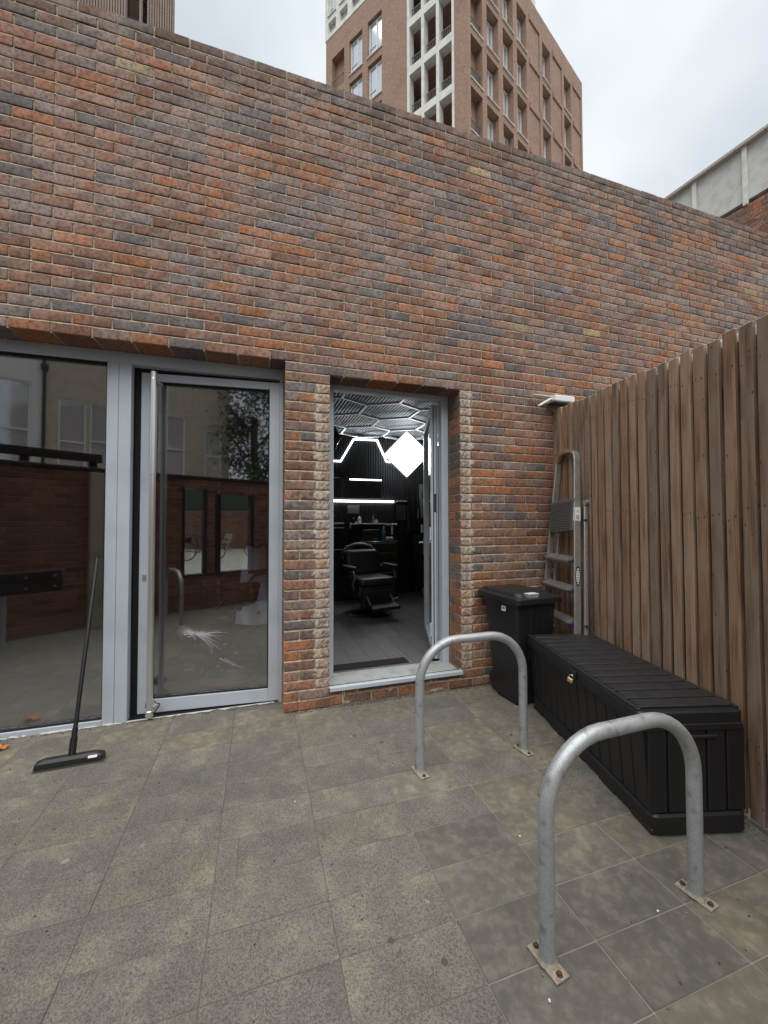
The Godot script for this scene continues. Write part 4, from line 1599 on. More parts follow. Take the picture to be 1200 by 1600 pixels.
func tower() -> void:
	var t := thing("brick_tower", "tall brown brick tower with a white balcony bay rising over the parapet", "tower block")
	var c0 := Vector3(12.84, 0, -20.01)
	var d1 := Vector3(-0.5655, 0, -0.8247)
	var d2 := Vector3(0.9245, 0, -0.3812)
	# left face: local x runs from its far end to the corner, so that x = -s
	var n1 := Vector3(d1.z, 0, -d1.x)
	var xl := Transform3D(Basis(-d1, Vector3.UP, n1), c0)
	if n1.dot(EYE - c0) < 0:
		n1 = -n1
		xl = Transform3D(Basis(-d1, Vector3.UP, n1), c0)
	var n2 := Vector3(-d2.z, 0, d2.x)
	if n2.dot(EYE - c0) < 0:
		n2 = -n2
	var xr := Transform3D(Basis(d2, Vector3.UP, n2), c0)
	var g := Geo.new()
	g.xf = xl
	var holes := []
	for r in 6:
		var y1 := 42.57 - 3.735 * r
		var y0 := y1 - 3.07
		holes.append([-13.06, -11.55, y0, y1, 1])
		holes.append([-10.95, -9.48, y0, y1, 0])
		holes.append([-8.9, -7.42, y0, y1, 0])
	pierced(g, -13.8, -4.95, 0, 44.75, holes, 0.55)
	pierced(g, -1.0, 0.0, 0, 44.75, [], 0.5)
	g.quad(Vector3(-4.95, 0, 0), Vector3(-1.0, 0, 0), Vector3(-1.0, 21, 0), Vector3(-4.95, 21, 0), Vector3.BACK)
	for q in holes:
		if q[4] == 0:
			tower_window(t, xl, q[0], q[1], q[2], q[3], 0.32, 0.55)
		else:
			balcony_rail(t, xl, q[0] + 0.02, q[1] - 0.02, q[2], -0.12)
	# right face
	g.xf = xr
	var hr := []
	for r in 6:
		var y1 := 42.45 - 3.71 * r
		var y0 := y1 - 3.12
		hr.append([0.35, 1.70, y0, y1, 1])
		hr.append([2.22, 3.68, y0, y1, 0])
		hr.append([4.27, 5.69, y0, y1, 0])
		hr.append([6.24, 7.67, y0, y1, 0])
		hr.append([10.23, 11.62, y0, y1, 0])
		hr.append([14.16, 15.55, y0, y1, 0])
	pierced(g, 0.0, 18.0, 0, 44.45, hr, 0.62)
	for q in hr:
		if q[4] == 0:
			tower_window(t, xr, q[0], q[1], q[2], q[3], 0.62, 0.62)
		else:
			balcony_rail(t, xr, q[0] + 0.02, q[1] - 0.02, q[2], -0.2)
			var s := Geo.new()
			s.xf = xr
			s.box(Vector3((q[0] + q[1]) / 2, q[2] - 0.035, 0.0), Vector3(1.45, 0.07, 0.16))
			obj("sill", s, M.white_concrete, t)
	obj("wall", g, M.tower_brick, t)
	# blind panels: a raised brick border round a sunk field
	for r in 5:
		var y1 := 42.45 - 3.71 * r
		for q in [[8.2, 9.6], [12.13, 13.55], [16.04, 17.43]]:
			var p := Geo.new()
			p.xf = xr
			p.box(Vector3((q[0] + q[1]) / 2, y1 + 0.25, 0.03), Vector3(q[1] - q[0] + 0.3, 0.5, 0.14))
			p.box(Vector3(q[1] + 0.14, y1 - 1.6, 0.03), Vector3(0.28, 3.2, 0.14))
			obj("blind_panel", p, M.tower_brick, t)
	# roof slab and body
	var body := Geo.new()
	var q1 := c0 + d1 * 13.8
	var q2 := c0 + d2 * 18.0
	var q3 := q1 + d2 * 18.0
	for y: float in [44.4]:
		var u := Vector3(0, y, 0)
		body.quad(c0 + u, q1 + u, q3 + u, q2 + u, Vector3.UP)
	body.quad(q1, q3, q3 + Vector3(0, 44.4, 0), q1 + Vector3(0, 44.4, 0), d1)
	body.quad(q2, q3, q3 + Vector3(0, 44.4, 0), q2 + Vector3(0, 44.4, 0), d2)
	obj("roof", body, M.tower_brick, t)
	# white balcony bay in the left face
	var w := Geo.new()
	w.xf = xl
	var bay := []
	for r in 7:
		var y1 := 42.55 - 3.735 * r
		var y0 := y1 - 3.14
		bay.append([-4.72, -3.68, y0, y1])
		bay.append([-3.44, -2.42, y0, y1])
		bay.append([-2.18, -1.17, y0, y1])
	w.xf = xl * Transform3D(Basis.IDENTITY, Vector3(0, 0, 0.06))
	pierced_open(w, -4.95, -1.0, 16.0, 44.9, bay, 0.6)
	obj("balcony_bay", w, M.white_concrete, t)
	var dk := Geo.new()
	dk.xf = xl
	dk.quad(Vector3(-5.6, 16, -1.9), Vector3(-0.4, 16, -1.9), Vector3(-0.4, 44.6, -1.9), Vector3(-5.6, 44.6, -1.9), Vector3.BACK)
	dk.quad(Vector3(-5.2, 16, -1.9), Vector3(-5.2, 16, -0.5), Vector3(-5.2, 44.6, -0.5), Vector3(-5.2, 44.6, -1.9), Vector3.RIGHT)
	dk.quad(Vector3(-0.8, 16, -1.9), Vector3(-0.8, 16, -0.5), Vector3(-0.8, 44.6, -0.5), Vector3(-0.8, 44.6, -1.9), Vector3.LEFT)
	for r in 8:
		dk.box(Vector3(-3.0, 42.85 - 3.735 * r, -1.2), Vector3(4.6, 0.5, 1.5))
	obj("balcony_recess", dk, M.tower_brick, t)
	for q in bay:
		balcony_rail(t, xl, q[0], q[1], q[2], -0.3)
	# white-framed top storeys
	var top := Geo.new()
	top.xf = xl * Transform3D(Basis.IDENTITY, Vector3(0, 0, 0.03))
	var ph := []
	for k in 6:
		var a := -13.5 + k * 1.42
		ph.append([a, a + 0.95, 45.1, 46.15])
		ph.append([a, a + 0.95, 46.75, 49.6])
	pierced(top, -13.9, -4.95, 44.7, 50.4, ph, 0.4)
	var tz := Vector3(-13.9, 44.7, 0)
	top.quad(tz, tz + Vector3(0, 5.7, 0), tz + Vector3(0, 5.7, -8), tz + Vector3(0, 0, -8), Vector3.LEFT)
	obj("white_top_storey", top, M.white_concrete, t)
	for q in ph:
		if q[3] > 47:
			tower_window(t, top.xf, q[0], q[1], q[2], q[3], 0.32, 0.5)
		else:
			var p := Geo.new()
			p.xf = top.xf
			p.box(Vector3((q[0] + q[1]) / 2, (q[2] + q[3]) / 2, -0.3), Vector3(0.9, 1.0, 0.02))
			obj("pane", p, M.window_glass, t)
	var pent := Geo.new()
	pent.xf = xr
	pent.box(Vector3(6.1, 46.5, -3.0), Vector3(8.0, 4.2, 5.0))
	obj("penthouse", pent, M.white_concrete, t)

# as pierced(), but one can look through the openings
func pierced_open(g: Geo, x0: float, x1: float, y0: float, y1: float, holes: Array, deep: float) -> void:
	var xs := [x0, x1]
	var ys := [y0, y1]
	for q in holes:
		for k in 2:
			if not xs.has(q[k]): xs.append(q[k])
			if not ys.has(q[k + 2]): ys.append(q[k + 2])
	xs.sort()
	ys.sort()
	for i in xs.size() - 1:
		for j in ys.size() - 1:
			var cx: float = (xs[i] + xs[i + 1]) / 2
			var cy: float = (ys[j] + ys[j + 1]) / 2
			var gone := false
			for q in holes:
				if cx > q[0] and cx < q[1] and cy > q[2] and cy < q[3]:
					gone = true
			if not gone:
				g.box(Vector3(cx, cy, -deep / 2), Vector3(xs[i + 1] - xs[i], ys[j + 1] - ys[j], deep))

# ------------------------------------------------------------------ things in the yard
func yard_things() -> void:
	bike_stand("galvanised steel bike hoop in front of the open doorway, the farther of two", Vector3(0.697, 0, 0.934), 0.0)
	bike_stand("galvanised steel bike hoop in front of the black storage box, the nearer of two", Vector3(0.712, 0, 1.935), 0.02, 0.69)
	bike_stand("galvanised steel bike hoop by the garden wall, mirrored in the glazed door", Vector3(-2.12, 0, 2.55), 0.95)
	storage_box()
	wheelie_bin()
	step_ladder()
	flood_light()
	push_broom()
	# a dry orange leaf and scraps on the paving
	var g := Geo.new()
	var p := []
	for j in 7:
		var line := PackedVector3Array()
		for i in 9:
			var x := (i - 4) / 4.0
			var z := (j - 3) / 3.0 * (1.0 - 0.75 * absf(x))
			line.append(Vector3(x * 0.06, 0.012 + 0.012 * sin(i * 1.7 + j) + 0.012 * z * z, z * 0.032))
		p.append(line)
	g.grid(p, Vector3.UP)
	var leaf := tag(obj("dry_leaf", g, M.orange_leaf), "curled dry orange leaf on the paving under the left window", "leaf") as Node3D
	leaf.position = Vector3(-2.06, 0.0, -0.06)
	leaf.rotation.y = 0.3
	var spots := [Vector3(0.60, 0, 1.49), Vector3(0.40, 0, 1.87), Vector3(-0.34, 0, 0.96), Vector3(0.86, 0, 1.93), Vector3(0.30, 0, 2.03), Vector3(0.13, 0, 2.12)]
	var words := ["tiny white scrap on the paving left of the near bike hoop's far leg", "tiny white scrap on the paving beside the near bike hoop's left foot", "tiny white scrap on the paving in front of the glazed door",
		"tiny white scrap on the paving between the near bike hoop's feet", "tiny white scrap on the paving nearest to the bottom edge", "small white scrap lying at the very front of the paving"]
	for k in spots.size():
		var s := Geo.new()
		s.box(Vector3(0, 0.004, 0), Vector3(0.009, 0.005, 0.006), 0.0012, Basis(Vector3.UP, k * 1.1))
		var o := tag(obj("paper_scrap", s, M.white_paper), words[k], "litter", "scraps on the paving") as Node3D
		o.position = spots[k]

func bike_stand(label: String, at: Vector3, turn: float, top := 0.722) -> void:
	var t := thing("bike_stand", label, "bike stand", at, turn, "bike hoops in the yard")
	var path := PackedVector3Array()
	var hw := 0.345
	var r := 0.235
	path.append(Vector3(-hw, 0.004, 0))
	path.append(Vector3(-hw, (top - r) * 0.5, 0))
	for k in 11:
		var a := PI - k / 10.0 * PI / 2
		path.append(Vector3(-hw + r + cos(a) * r, top - r + sin(a) * r, 0))
	for k in 11:
		var a := PI / 2 - k / 10.0 * PI / 2
		path.append(Vector3(hw - r + cos(a) * r, top - r + sin(a) * r, 0))
	path.append(Vector3(hw, (top - r) * 0.5, 0))
	path.append(Vector3(hw, 0.004, 0))
	var g := Geo.new()
	g.tube(path, 0.0255, 20)
	obj("hoop", g, M.galvanised_steel, t)
	for sx: float in [-1.0, 1.0]:
		var p := node_part("base_plate", t, Vector3(sx * hw, 0, 0), 0.12)
		obj("plate", one(Vector3(0, 0.0035, 0.0), Vector3(0.054, 0.007, 0.122), 0.0015), M.rusty_plate, p)
		var w := Geo.new()
		w.lathe(Vector3(0, 0.007, 0), [Vector2(0.033, 0.0), Vector2(0.027, 0.009), Vector2(0.0256, 0.012)], 16, true, false)
		obj("weld", w, M.rusty_plate, p)
		for sz: float in [-1.0, 1.0]:
			var b := Geo.new()
			b.lathe(Vector3(0, 0.007, sz * 0.046), [Vector2(0.0, 0.0), Vector2(0.011, 0.0), Vector2(0.011, 0.002), Vector2(0.0075, 0.0025), Vector2(0.0075, 0.008), Vector2(0.004, 0.010), Vector2(0.0, 0.010)], 6)
			obj("bolt", b, M.rusty_bolt, p)

func ring_rect(y: float, x0: float, x1: float, z0: float, z1: float, r: float, k := 5) -> PackedVector3Array:
	var out := PackedVector3Array()
	for c in [[x1 - r, z1 - r, 0.0], [x0 + r, z1 - r, PI / 2], [x0 + r, z0 + r, PI], [x1 - r, z0 + r, PI * 1.5]]:
		for i in k:
			var a: float = c[2] + PI / 2 * i / (k - 1)
			out.append(Vector3(c[0] + cos(a) * r, y, c[1] + sin(a) * r))
	return out

func storage_box() -> void:
	# long axis along z, the lock side faces -x
	var t := thing("storage_box", "long black plastic storage box with planked lid standing along the timber fence", "storage box", Vector3(1.512, 0, 1.125), -0.2527)
	var hx := 0.25
	var hz := 0.615
	var core := Geo.new()
	core.loft([ring_rect(0.025, -0.185, 0.238, -0.60, 0.60, 0.03), ring_rect(0.49, -0.222, 0.238, -0.60, 0.60, 0.03)], false)
	obj("body", core, M.black_plastic, t)
	var pl := Geo.new()
	pl.loft([ring_rect(0.012, -0.196, 0.25, -0.618, 0.622, 0.035), ring_rect(0.085, -0.205, 0.25, -0.618, 0.622, 0.035), ring_rect(0.094, -0.196, 0.245, -0.61, 0.612, 0.03)], false)
	obj("plinth", pl, M.black_plastic, t)
	for q in [[-0.13, 0.54], [0.19, 0.54], [-0.13, -0.54], [0.19, -0.54], [-0.13, 0.0], [-0.13, 0.28], [-0.13, -0.28]]:
		obj("foot", one(Vector3(q[0] - 0.02, 0.013, q[1]), Vector3(0.1, 0.026, 0.14), 0.006), M.black_plastic, t)
	# boards of the long side
	var lean := atan2(0.037, 0.465)
	for k in 13:
		var z := -0.555 + k * 0.0925
		var corner := k == 0 or k == 12
		var g := Geo.new()
		g.box(Vector3.ZERO, Vector3(0.016 if not corner else 0.02, 0.375, 0.084), 0.004)
		var o := obj("side_board", g, M.black_plastic, t)
		o.transform = Transform3D(Basis(Vector3.BACK, lean), Vector3(-0.2045, 0.285, z))
	for k in 5:
		var x := -0.165 + k * 0.0935
		var g := Geo.new()
		g.box(Vector3(x, 0.285, 0.604), Vector3(0.084, 0.375, 0.016), 0.004)
		obj("end_board", g, M.black_plastic, t)
	var rail := Geo.new()
	rail.box(Vector3(-0.226, 0.478, 0), Vector3(0.03, 0.035, 1.21), 0.006)
	rail.box(Vector3(0.008, 0.478, 0.606), Vector3(0.47, 0.035, 0.026), 0.006)
	obj("top_rail", rail, M.black_plastic, t)
	var hd := Geo.new()
	hd.box(Vector3(0.03, 0.435, 0.613), Vector3(0.17, 0.018, 0.02), 0.005)
	obj("hand_grip", hd, M.black_plastic, t)
	# lid: rim with planks between
	var lid := node_part("lid", t)
	var rim := Geo.new()
	rim.loft([ring_rect(0.492, -hx, hx, -hz, hz, 0.03), ring_rect(0.54, -hx, hx, -hz, hz, 0.03), ring_rect(0.547, -hx + 0.008, hx - 0.008, -hz + 0.008, hz - 0.008, 0.025)], false)
	obj("rim", rim, M.black_plastic, lid)
	for k in 13:
		var z := -0.54 + k * 0.09
		var g := Geo.new()
		g.box(Vector3(0.0, 0.553, z), Vector3(0.445, 0.016, 0.0745), 0.005)
		obj("lid_plank", g, M.skylit_dusty_plastic, lid)
	for s: float in [-1.0, 1.0]:
		var g := Geo.new()
		g.box(Vector3(s * 0.236, 0.552, 0), Vector3(0.02, 0.013, 1.19), 0.004)
		obj("lid_edge", g, M.skylit_dusty_plastic, lid)
	for k in 10:
		var g := Geo.new()
		g.lathe(Vector3.ZERO, [Vector2(0.0, 0.003), Vector2(0.004, 0.002), Vector2(0.005, 0.0)], 8, true)
		var o := obj("rivet", g, M.skylit_dusty_plastic, lid)
		o.transform = Transform3D(Basis(Vector3.BACK, PI / 2), Vector3(-hx - 0.0005, 0.515, -0.5 + k * 0.11))
	var hasp := Geo.new()
	hasp.box(Vector3(-hx - 0.006, 0.512, 0.06), Vector3(0.014, 0.05, 0.07), 0.004)
	obj("hasp", hasp, M.black_plastic, lid)
	# padlock hanging from the hasp
	var pad := thing("padlock", "small brass padlock hanging on the front edge of the storage box lid", "padlock", t.transform * Vector3(-hx - 0.022, 0.455, 0.055), t.rotation.y + 0.5)
	var b := Geo.new()
	b.box(Vector3(0, 0.02, 0.005), Vector3(0.015, 0.026, 0.034), 0.003, Basis(Vector3.RIGHT, 0.3))
	obj("body", b, M.brass, pad)
	var sh := Geo.new()
	var path := PackedVector3Array()
	for k in 11:
		var a := k / 10.0 * PI
		path.append(Vector3(0, 0.034 + 0.02 * sin(a), cos(a) * 0.014 + 0.012))
	sh.tube(path, 0.0035, 8)
	obj("shackle", sh, M.chrome, pad)

func wheelie_bin() -> void:
	var t := thing("wheelie_bin", "dark grey wheelie bin with its lid shut in the corner by the ladder", "bin", Vector3(1.50, 0, 0.27), 0.07)
	var g := Geo.new()
	g.loft([ring_rect(0.012, -0.145, 0.15, -0.12, 0.158, 0.035), ring_rect(0.05, -0.15, 0.155, -0.135, 0.165, 0.035), ring_rect(0.75, -0.19, 0.19, -0.19, 0.218, 0.03), ring_rect(0.775, -0.194, 0.194, -0.194, 0.222, 0.03), ring_rect(0.795, -0.205, 0.205, -0.21, 0.235, 0.03)], false)
	obj("body", g, M.bin_body, t)
	for k in 3:
		var r := Geo.new()
		r.box(Vector3(-0.06 + k * 0.06, 0.54, 0.2035), Vector3(0.008, 0.4, 0.01), 0.003, Basis(Vector3.RIGHT, 0.07))
		obj("rib", r, M.bin_body, t)
	var lid := node_part("lid", t)
	var l := Geo.new()
	l.loft([ring_rect(0.79, -0.222, 0.222, -0.262, 0.262, 0.035, 6), ring_rect(0.828, -0.225, 0.225, -0.262, 0.266, 0.04, 6), ring_rect(0.834, -0.217, 0.217, -0.256, 0.258, 0.035, 6), ring_rect(0.836, -0.18, 0.18, -0.225, 0.215, 0.045, 6), ring_rect(0.858, -0.168, 0.168, -0.215, 0.19, 0.055, 6), ring_rect(0.864, -0.15, 0.15, -0.20, 0.17, 0.055, 6), ring_rect(0.868, -0.04, 0.04, -0.06, 0.04, 0.02, 6)], false)
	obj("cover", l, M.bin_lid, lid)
	for s: float in [-0.12, 0.12]:
		var h := Geo.new()
		h.box(Vector3(s, 0.83, -0.255), Vector3(0.06, 0.05, 0.03), 0.008)
		obj("hinge", h, M.bin_body, lid)
	for s: float in [-0.1, 0.1]:
		var w := Geo.new()
		w.xf = Transform3D(Basis(Vector3.BACK, PI / 2), Vector3(s + 0.02, 0.085, -0.15))
		w.lathe(Vector3.ZERO, [Vector2(0.0, 0.0), Vector2(0.075, 0.0), Vector2(0.085, 0.01), Vector2(0.085, 0.03), Vector2(0.075, 0.04), Vector2(0.0, 0.04)], 18)
		obj("wheel", w, M.tyre_black, t)
	var st := Geo.new()
	st.box(Vector3(-0.189, 0.735, 0.06), Vector3(0.002, 0.046, 0.05), 0.0, Basis(Vector3.BACK, -0.057))
	var so := obj("sticker", st, M.white_paper, t)
	so.position.x = -0.001
	obj("sticker_print", one(Vector3(-0.191, 0.735, 0.06), Vector3(0.001, 0.014, 0.028), 0.0, Basis(Vector3.BACK, -0.057)), M.pale_ink, so)
	# clear plastic tray left on the lid
	var tr := thing("plastic_tray", "small clear plastic tray left lying on the bin lid", "tray", t.transform * Vector3(-0.06, 0.836, 0.222), 0.1)
	var b := Geo.new()
	b.loft([ring_rect(0.001, -0.045, 0.045, -0.028, 0.028, 0.01), ring_rect(0.03, -0.052, 0.052, -0.034, 0.034, 0.012)], false, false)
	b.box(Vector3(0, 0.002, 0), Vector3(0.085, 0.002, 0.05))
	obj("tray_wall", b, M.clear_plastic, tr)
	var paper := Geo.new()
	paper.box(Vector3(0.0, 0.029, 0.0), Vector3(0.098, 0.002, 0.06), 0.0005)
	obj("tray_lid", paper, M.white_plastic, tr)

func lad(left: bool, y: float, back := 0.0) -> Vector3:
	var f := (1.9 - y) / 1.9
	var s := lerpf(0.155, 0.11, f) if left else lerpf(0.455, 0.755, f)
	return fence_at(s, y, 0.05 + 0.10 * (1.95 - y) - back)

func step_ladder() -> void:
	var t := thing("step_ladder", "folded aluminium step ladder with a grey platform leaning in the corner by the bin", "ladder")
	var m: Material = M.ladder_aluminium
	# front rails joined by the hoop at the top
	var path := PackedVector3Array()
	path.append(lad(true, 0.0))
	path.append(lad(true, 1.0))
	path.append(lad(true, 1.9))
	for k in 7:
		var a := k / 6.0 * PI
		var c := lad(true, 1.93).lerp(lad(false, 1.93), 0.5 - 0.5 * cos(a))
		path.append(c + Vector3(0, 0.075 * pow(sin(a), 0.55), 0))
	path.append(lad(false, 1.9))
	path.append(lad(false, 1.0))
	path.append(lad(false, 0.0))
	var g := Geo.new()
	for i in path.size() - 1:
		var a := path[i]
		var b := path[i + 1]
		var d := (b - a).normalized()
		var z := (FM - d * FM.dot(d)).normalized()
		g.box((a + b) / 2, Vector3(0.02, a.distance_to(b) + 0.012, 0.052), 0.004, Basis(d.cross(z), d, z))
	obj("front_frame", g, m, t)
	var grip := Geo.new()
	var gp := PackedVector3Array()
	for k in 8:
		gp.append(path[3].lerp(path[6], k / 7.0) + Vector3(0, 0.014 + 0.026 * sin(k / 7.0 * PI), 0))
	grip.tube(gp, 0.024, 9)
	obj("worn_grip", grip, M.worn_foam, t)
	# rear frame folded against it
	for left in [true, false]:
		var r := Geo.new()
		var a := lad(left, 0.02, 0.055) + FE * (0.02 if not left else 0.03)
		var b := lad(left, 1.56, 0.055) + FE * (0.03 if not left else 0.03)
		var d := (b - a).normalized()
		var z := (FM - d * FM.dot(d)).normalized()
		r.box((a + b) / 2, Vector3(0.02, a.distance_to(b), 0.03), 0.005, Basis(d.cross(z), d, z))
		r.rod(b - FM * 0.012 + FE * 0.012, b + FM * 0.02 + FE * 0.012, 0.024, 14)
		obj("rear_rail", r, m, t)
		for y: float in [1.42, 0.62]:
			var c := Geo.new()
			var q := lad(left, y, 0.05) + FE * (0.034 if not left else 0.018)
			c.rod(q - FE * 0.006, q + FE * 0.01, 0.012, 10)
			obj("blue_cap", c, M.blue_plastic, t)
	for y: float in [0.36, 1.1]:
		var c := Geo.new()
		c.rod(lad(true, y, 0.055), lad(false, y, 0.055), 0.009, 8)
		obj("rear_brace", c, m, t)
	# treads
	for y: float in [0.15, 0.385, 0.635, 0.88, 1.108]:
		var a := lad(true, y)
		var b := lad(false, y)
		var d := (b - a).normalized()
		var n := node_part("tread", t)
		var tilt := Basis(d, Vector3.UP, d.cross(Vector3.UP)).rotated(d, 0.38)
		var tr := Geo.new()
		tr.box((a + b) / 2 + FM * 0.018, Vector3(a.distance_to(b) - 0.024, 0.024, 0.082), 0.004, tilt)
		for k in 4:
			tr.box((a + b) / 2 + FM * 0.018 + tilt * Vector3(0, 0.0128, -0.03 + k * 0.02), Vector3(a.distance_to(b) - 0.03, 0.003, 0.006), 0.001, tilt)
		obj("board", tr, m, n)
		for q in [a + d * 0.014, b - d * 0.014]:
			var cp := Geo.new()
			cp.box(q + FM * 0.018, Vector3(0.02, 0.03, 0.088), 0.004, tilt)
			obj("end_cap", cp, M.blue_plastic, n)
	# platform folded flat between the rails
	var p0 := lad(true, 1.32)
	var p1 := lad(false, 1.32)
	var q0 := lad(true, 1.59)
	var q1 := lad(false, 1.59)
	var pc := (p0 + p1 + q0 + q1) / 4
	var ey := ((q0 + q1) - (p0 + p1)).normalized()
	var ex := (p1 - p0).normalized()
	var ez := ex.cross(ey).normalized()
	if ez.dot(FM) < 0:
		ez = -ez
	ex = ey.cross(ez)
	var tilt2 := Basis(ex, ey, ez)
	var pf := node_part("platform", t)
	var pg := Geo.new()
	var pw := p0.distance_to(p1) - 0.03
	pg.pad(pc + ez * 0.02, Vector3(pw, 0.27, 0.03), 0.012, 6, tilt2)
	obj("tray", pg, M.grey_plastic, pf)
	var rg := Geo.new()
	for k in 12:
		rg.box(pc + ez * 0.037 + ey * (-0.105 + k * 0.019), Vector3(pw - 0.05, 0.008, 0.005), 0.0015, tilt2)
	stuff(obj("tread_ribs", rg, M.grey_plastic, pf))
	# labels on the near rail
	var face := (lad(false, 1.0) - lad(false, 0.5)).normalized()
	var fz := (FM - face * FM.dot(face)).normalized()
	var fb := Basis(face.cross(fz), face, fz)
	var st := Geo.new()
	st.box(lad(false, 1.47) + fz * 0.0275, Vector3(0.019, 0.11, 0.001), 0.0, fb)
	st.box(lad(false, 1.47) + fb.x * 0.0105, Vector3(0.001, 0.11, 0.046), 0.0, fb)
	var sticker := obj("white_sticker", st, M.white_paper, t)
	var ink := Geo.new()
	for sd: float in [-1.0, 1.0]:
		for k in 7:
			ink.box(lad(false, 1.445) + fb.x * sd * 0.0113 + face * (-0.016 + k * 0.005), Vector3(0.0006, 0.0024, 0.026), 0.0, fb)
		ink.box(lad(false, 1.49) + fb.x * sd * 0.0113, Vector3(0.0006, 0.014, 0.01), 0.0, fb)
	obj("sticker_print", ink, M.pale_ink, sticker)
	st = Geo.new()
	st.box(lad(false, 1.47) - fb.x * 0.0105, Vector3(0.001, 0.11, 0.046), 0.0, fb)
	obj("white_sticker", st, M.white_paper, t)
	for sd: float in [-1.0, 1.0]:
		var og := Geo.new()
		og.xf = Transform3D(Basis(fb.z, fb.y, fb.x * sd), lad(false, 0.985) + fb.x * sd * 0.0105)
		disc(og, 0.02, 0.078, 0.0)
		var badge := obj("oval_badge", og, M.black_ink, t)
		var wg := Geo.new()
		wg.xf = og.xf
		disc(wg, 0.0135, 0.062, 0.0006)
		obj("badge_field", wg, M.white_paper, badge)
		var lg := Geo.new()
		lg.xf = og.xf
		for k in 6:
			lg.box(Vector3(0, -0.045 + k * 0.018, 0.001), Vector3(0.014, 0.007, 0.0006))
		obj("badge_lettering", lg, M.black_ink, badge)
	for left in [true, false]:
		var ft := Geo.new()
		ft.box(lad(left, 0.02), Vector3(0.03, 0.04, 0.06), 0.006, fb)
		obj("rubber_foot", ft, M.blue_plastic, t)

func disc(g: Geo, rx: float, ry: float, z: float) -> void:
	for k in 24:
		var a := TAU * k / 24
		var b := TAU * (k + 1) / 24
		g.tri(Vector3(0, 0, z), Vector3(cos(a) * rx, sin(a) * ry, z), Vector3(cos(b) * rx, sin(b) * ry, z), Vector3.BACK)

func flood_light() -> void:
	var t := thing("flood_light", "slim white security light on a bent bracket fixed to the brick above the fence", "light")
	var g := Geo.new()
	g.pad(Vector3(2.13, 2.53, 0.075), Vector3(0.225, 0.058, 0.12), 0.012, 5, Basis(Vector3.BACK, 0.0))
	obj("housing", g, M.white_plastic, t)
	var u := Geo.new()
	u.box(Vector3(2.12, 2.497, 0.075), Vector3(0.2, 0.014, 0.1), 0.004)
	for k in 5:
		u.box(Vector3(2.05 + k * 0.034, 2.487, 0.075), Vector3(0.014, 0.01, 0.08), 0.003)
	obj("underside", u, M.rubber_grey, t)
	var a := Geo.new()
	a.box(Vector3(1.93, 2.556, 0.06), Vector3(0.19, 0.008, 0.05), 0.002)
	obj("top_bracket", a, M.white_plastic, t)
	var b := Geo.new()
	b.box(Vector3(1.925, 2.484, 0.10), Vector3(0.145, 0.018, 0.03), 0.004, Basis(Vector3.BACK, 0.52))
	b.box(Vector3(2.01, 2.524, 0.09), Vector3(0.05, 0.016, 0.03), 0.004)
	obj("bent_arm", b, M.white_plastic, t)
	var p := Geo.new()
	p.box(Vector3(2.1, 2.53, 0.01), Vector3(0.1, 0.05, 0.02), 0.003)
	obj("wall_plate", p, M.rubber_grey, t)
	var c := Geo.new()
	c.tube(PackedVector3Array([Vector3(2.24, 2.53, 0.05), Vector3(2.27, 2.515, 0.03), Vector3(2.29, 2.49, 0.012)]), 0.006, 8)
	obj("cable", c, M.black_plastic, t)

func push_broom() -> void:
	var t := thing("floor_squeegee", "black floor squeegee leaning on the grey window frame beside the glazed door", "squeegee")
	var head := Geo.new()
	var y := 0.0
	head.xf = Transform3D(Basis(Vector3.UP, 0.03), Vector3(-1.556, 0, 0.245))
	head.loft([ring_rect(0.018, -0.168, 0.168, -0.03, 0.034, 0.012), ring_rect(0.04, -0.166, 0.166, -0.026, 0.026, 0.012), ring_rect(0.056, -0.13, 0.13, -0.014, 0.014, 0.01)], false)
	obj("head", head, M.broom_black, t)
	var bl := Geo.new()
	bl.xf = head.xf
	bl.box(Vector3(0, 0.012, 0.02), Vector3(0.34, 0.03, 0.008), 0.002, Basis(Vector3.RIGHT, -0.5))
	bl.box(Vector3(0, 0.012, -0.012), Vector3(0.338, 0.026, 0.008), 0.002)
	obj("rubber_blade", bl, M.rubber_grey, t)
	var lb := Geo.new()
	lb.xf = head.xf
	lb.box(Vector3(0.115, 0.0405, 0.0285), Vector3(0.045, 0.001, 0.014), 0.0, Basis(Vector3.RIGHT, 0.9))
	obj("white_print", lb, M.white_paper, t)
	var so := Geo.new()
	var a := Vector3(-1.553, 0.045, 0.243)
	var b := Vector3(-1.583, 1.18, -0.192)
	var d := (b - a).normalized()
	so.rod(a, a + d * 0.10, 0.019, 12)
	so.rod(a + d * 0.09, a + d * 0.15, 0.015, 12)
	obj("socket", so, M.broom_black, t)
	var h := Geo.new()
	h.rod(a + d * 0.12, b, 0.012, 12)
	h.rod(a + d * 0.72, a + d * 0.735, 0.0135, 12)
	h.rod(b - d * 0.02, b, 0.012, 12)
	obj("handle", h, M.broom_black, t)

# ------------------------------------------------------------------ inside the barber's room
func area(at: Vector3, size: Vector2, energy: float, turn := Vector3.ZERO) -> void:
	var l := AreaLight3D.new()
	l.name = numbered("panel_light", self)
	add_child(l, true)
	l.position = at
	l.rotation = turn
	l.area_size = size
	l.light_color = Color(0.95, 0.98, 1.0)
	l.light_energy = energy
	l.set("area_range", 9.0)
	l.set("area_attenuation", 2.0)
	l.shadow_enabled = true

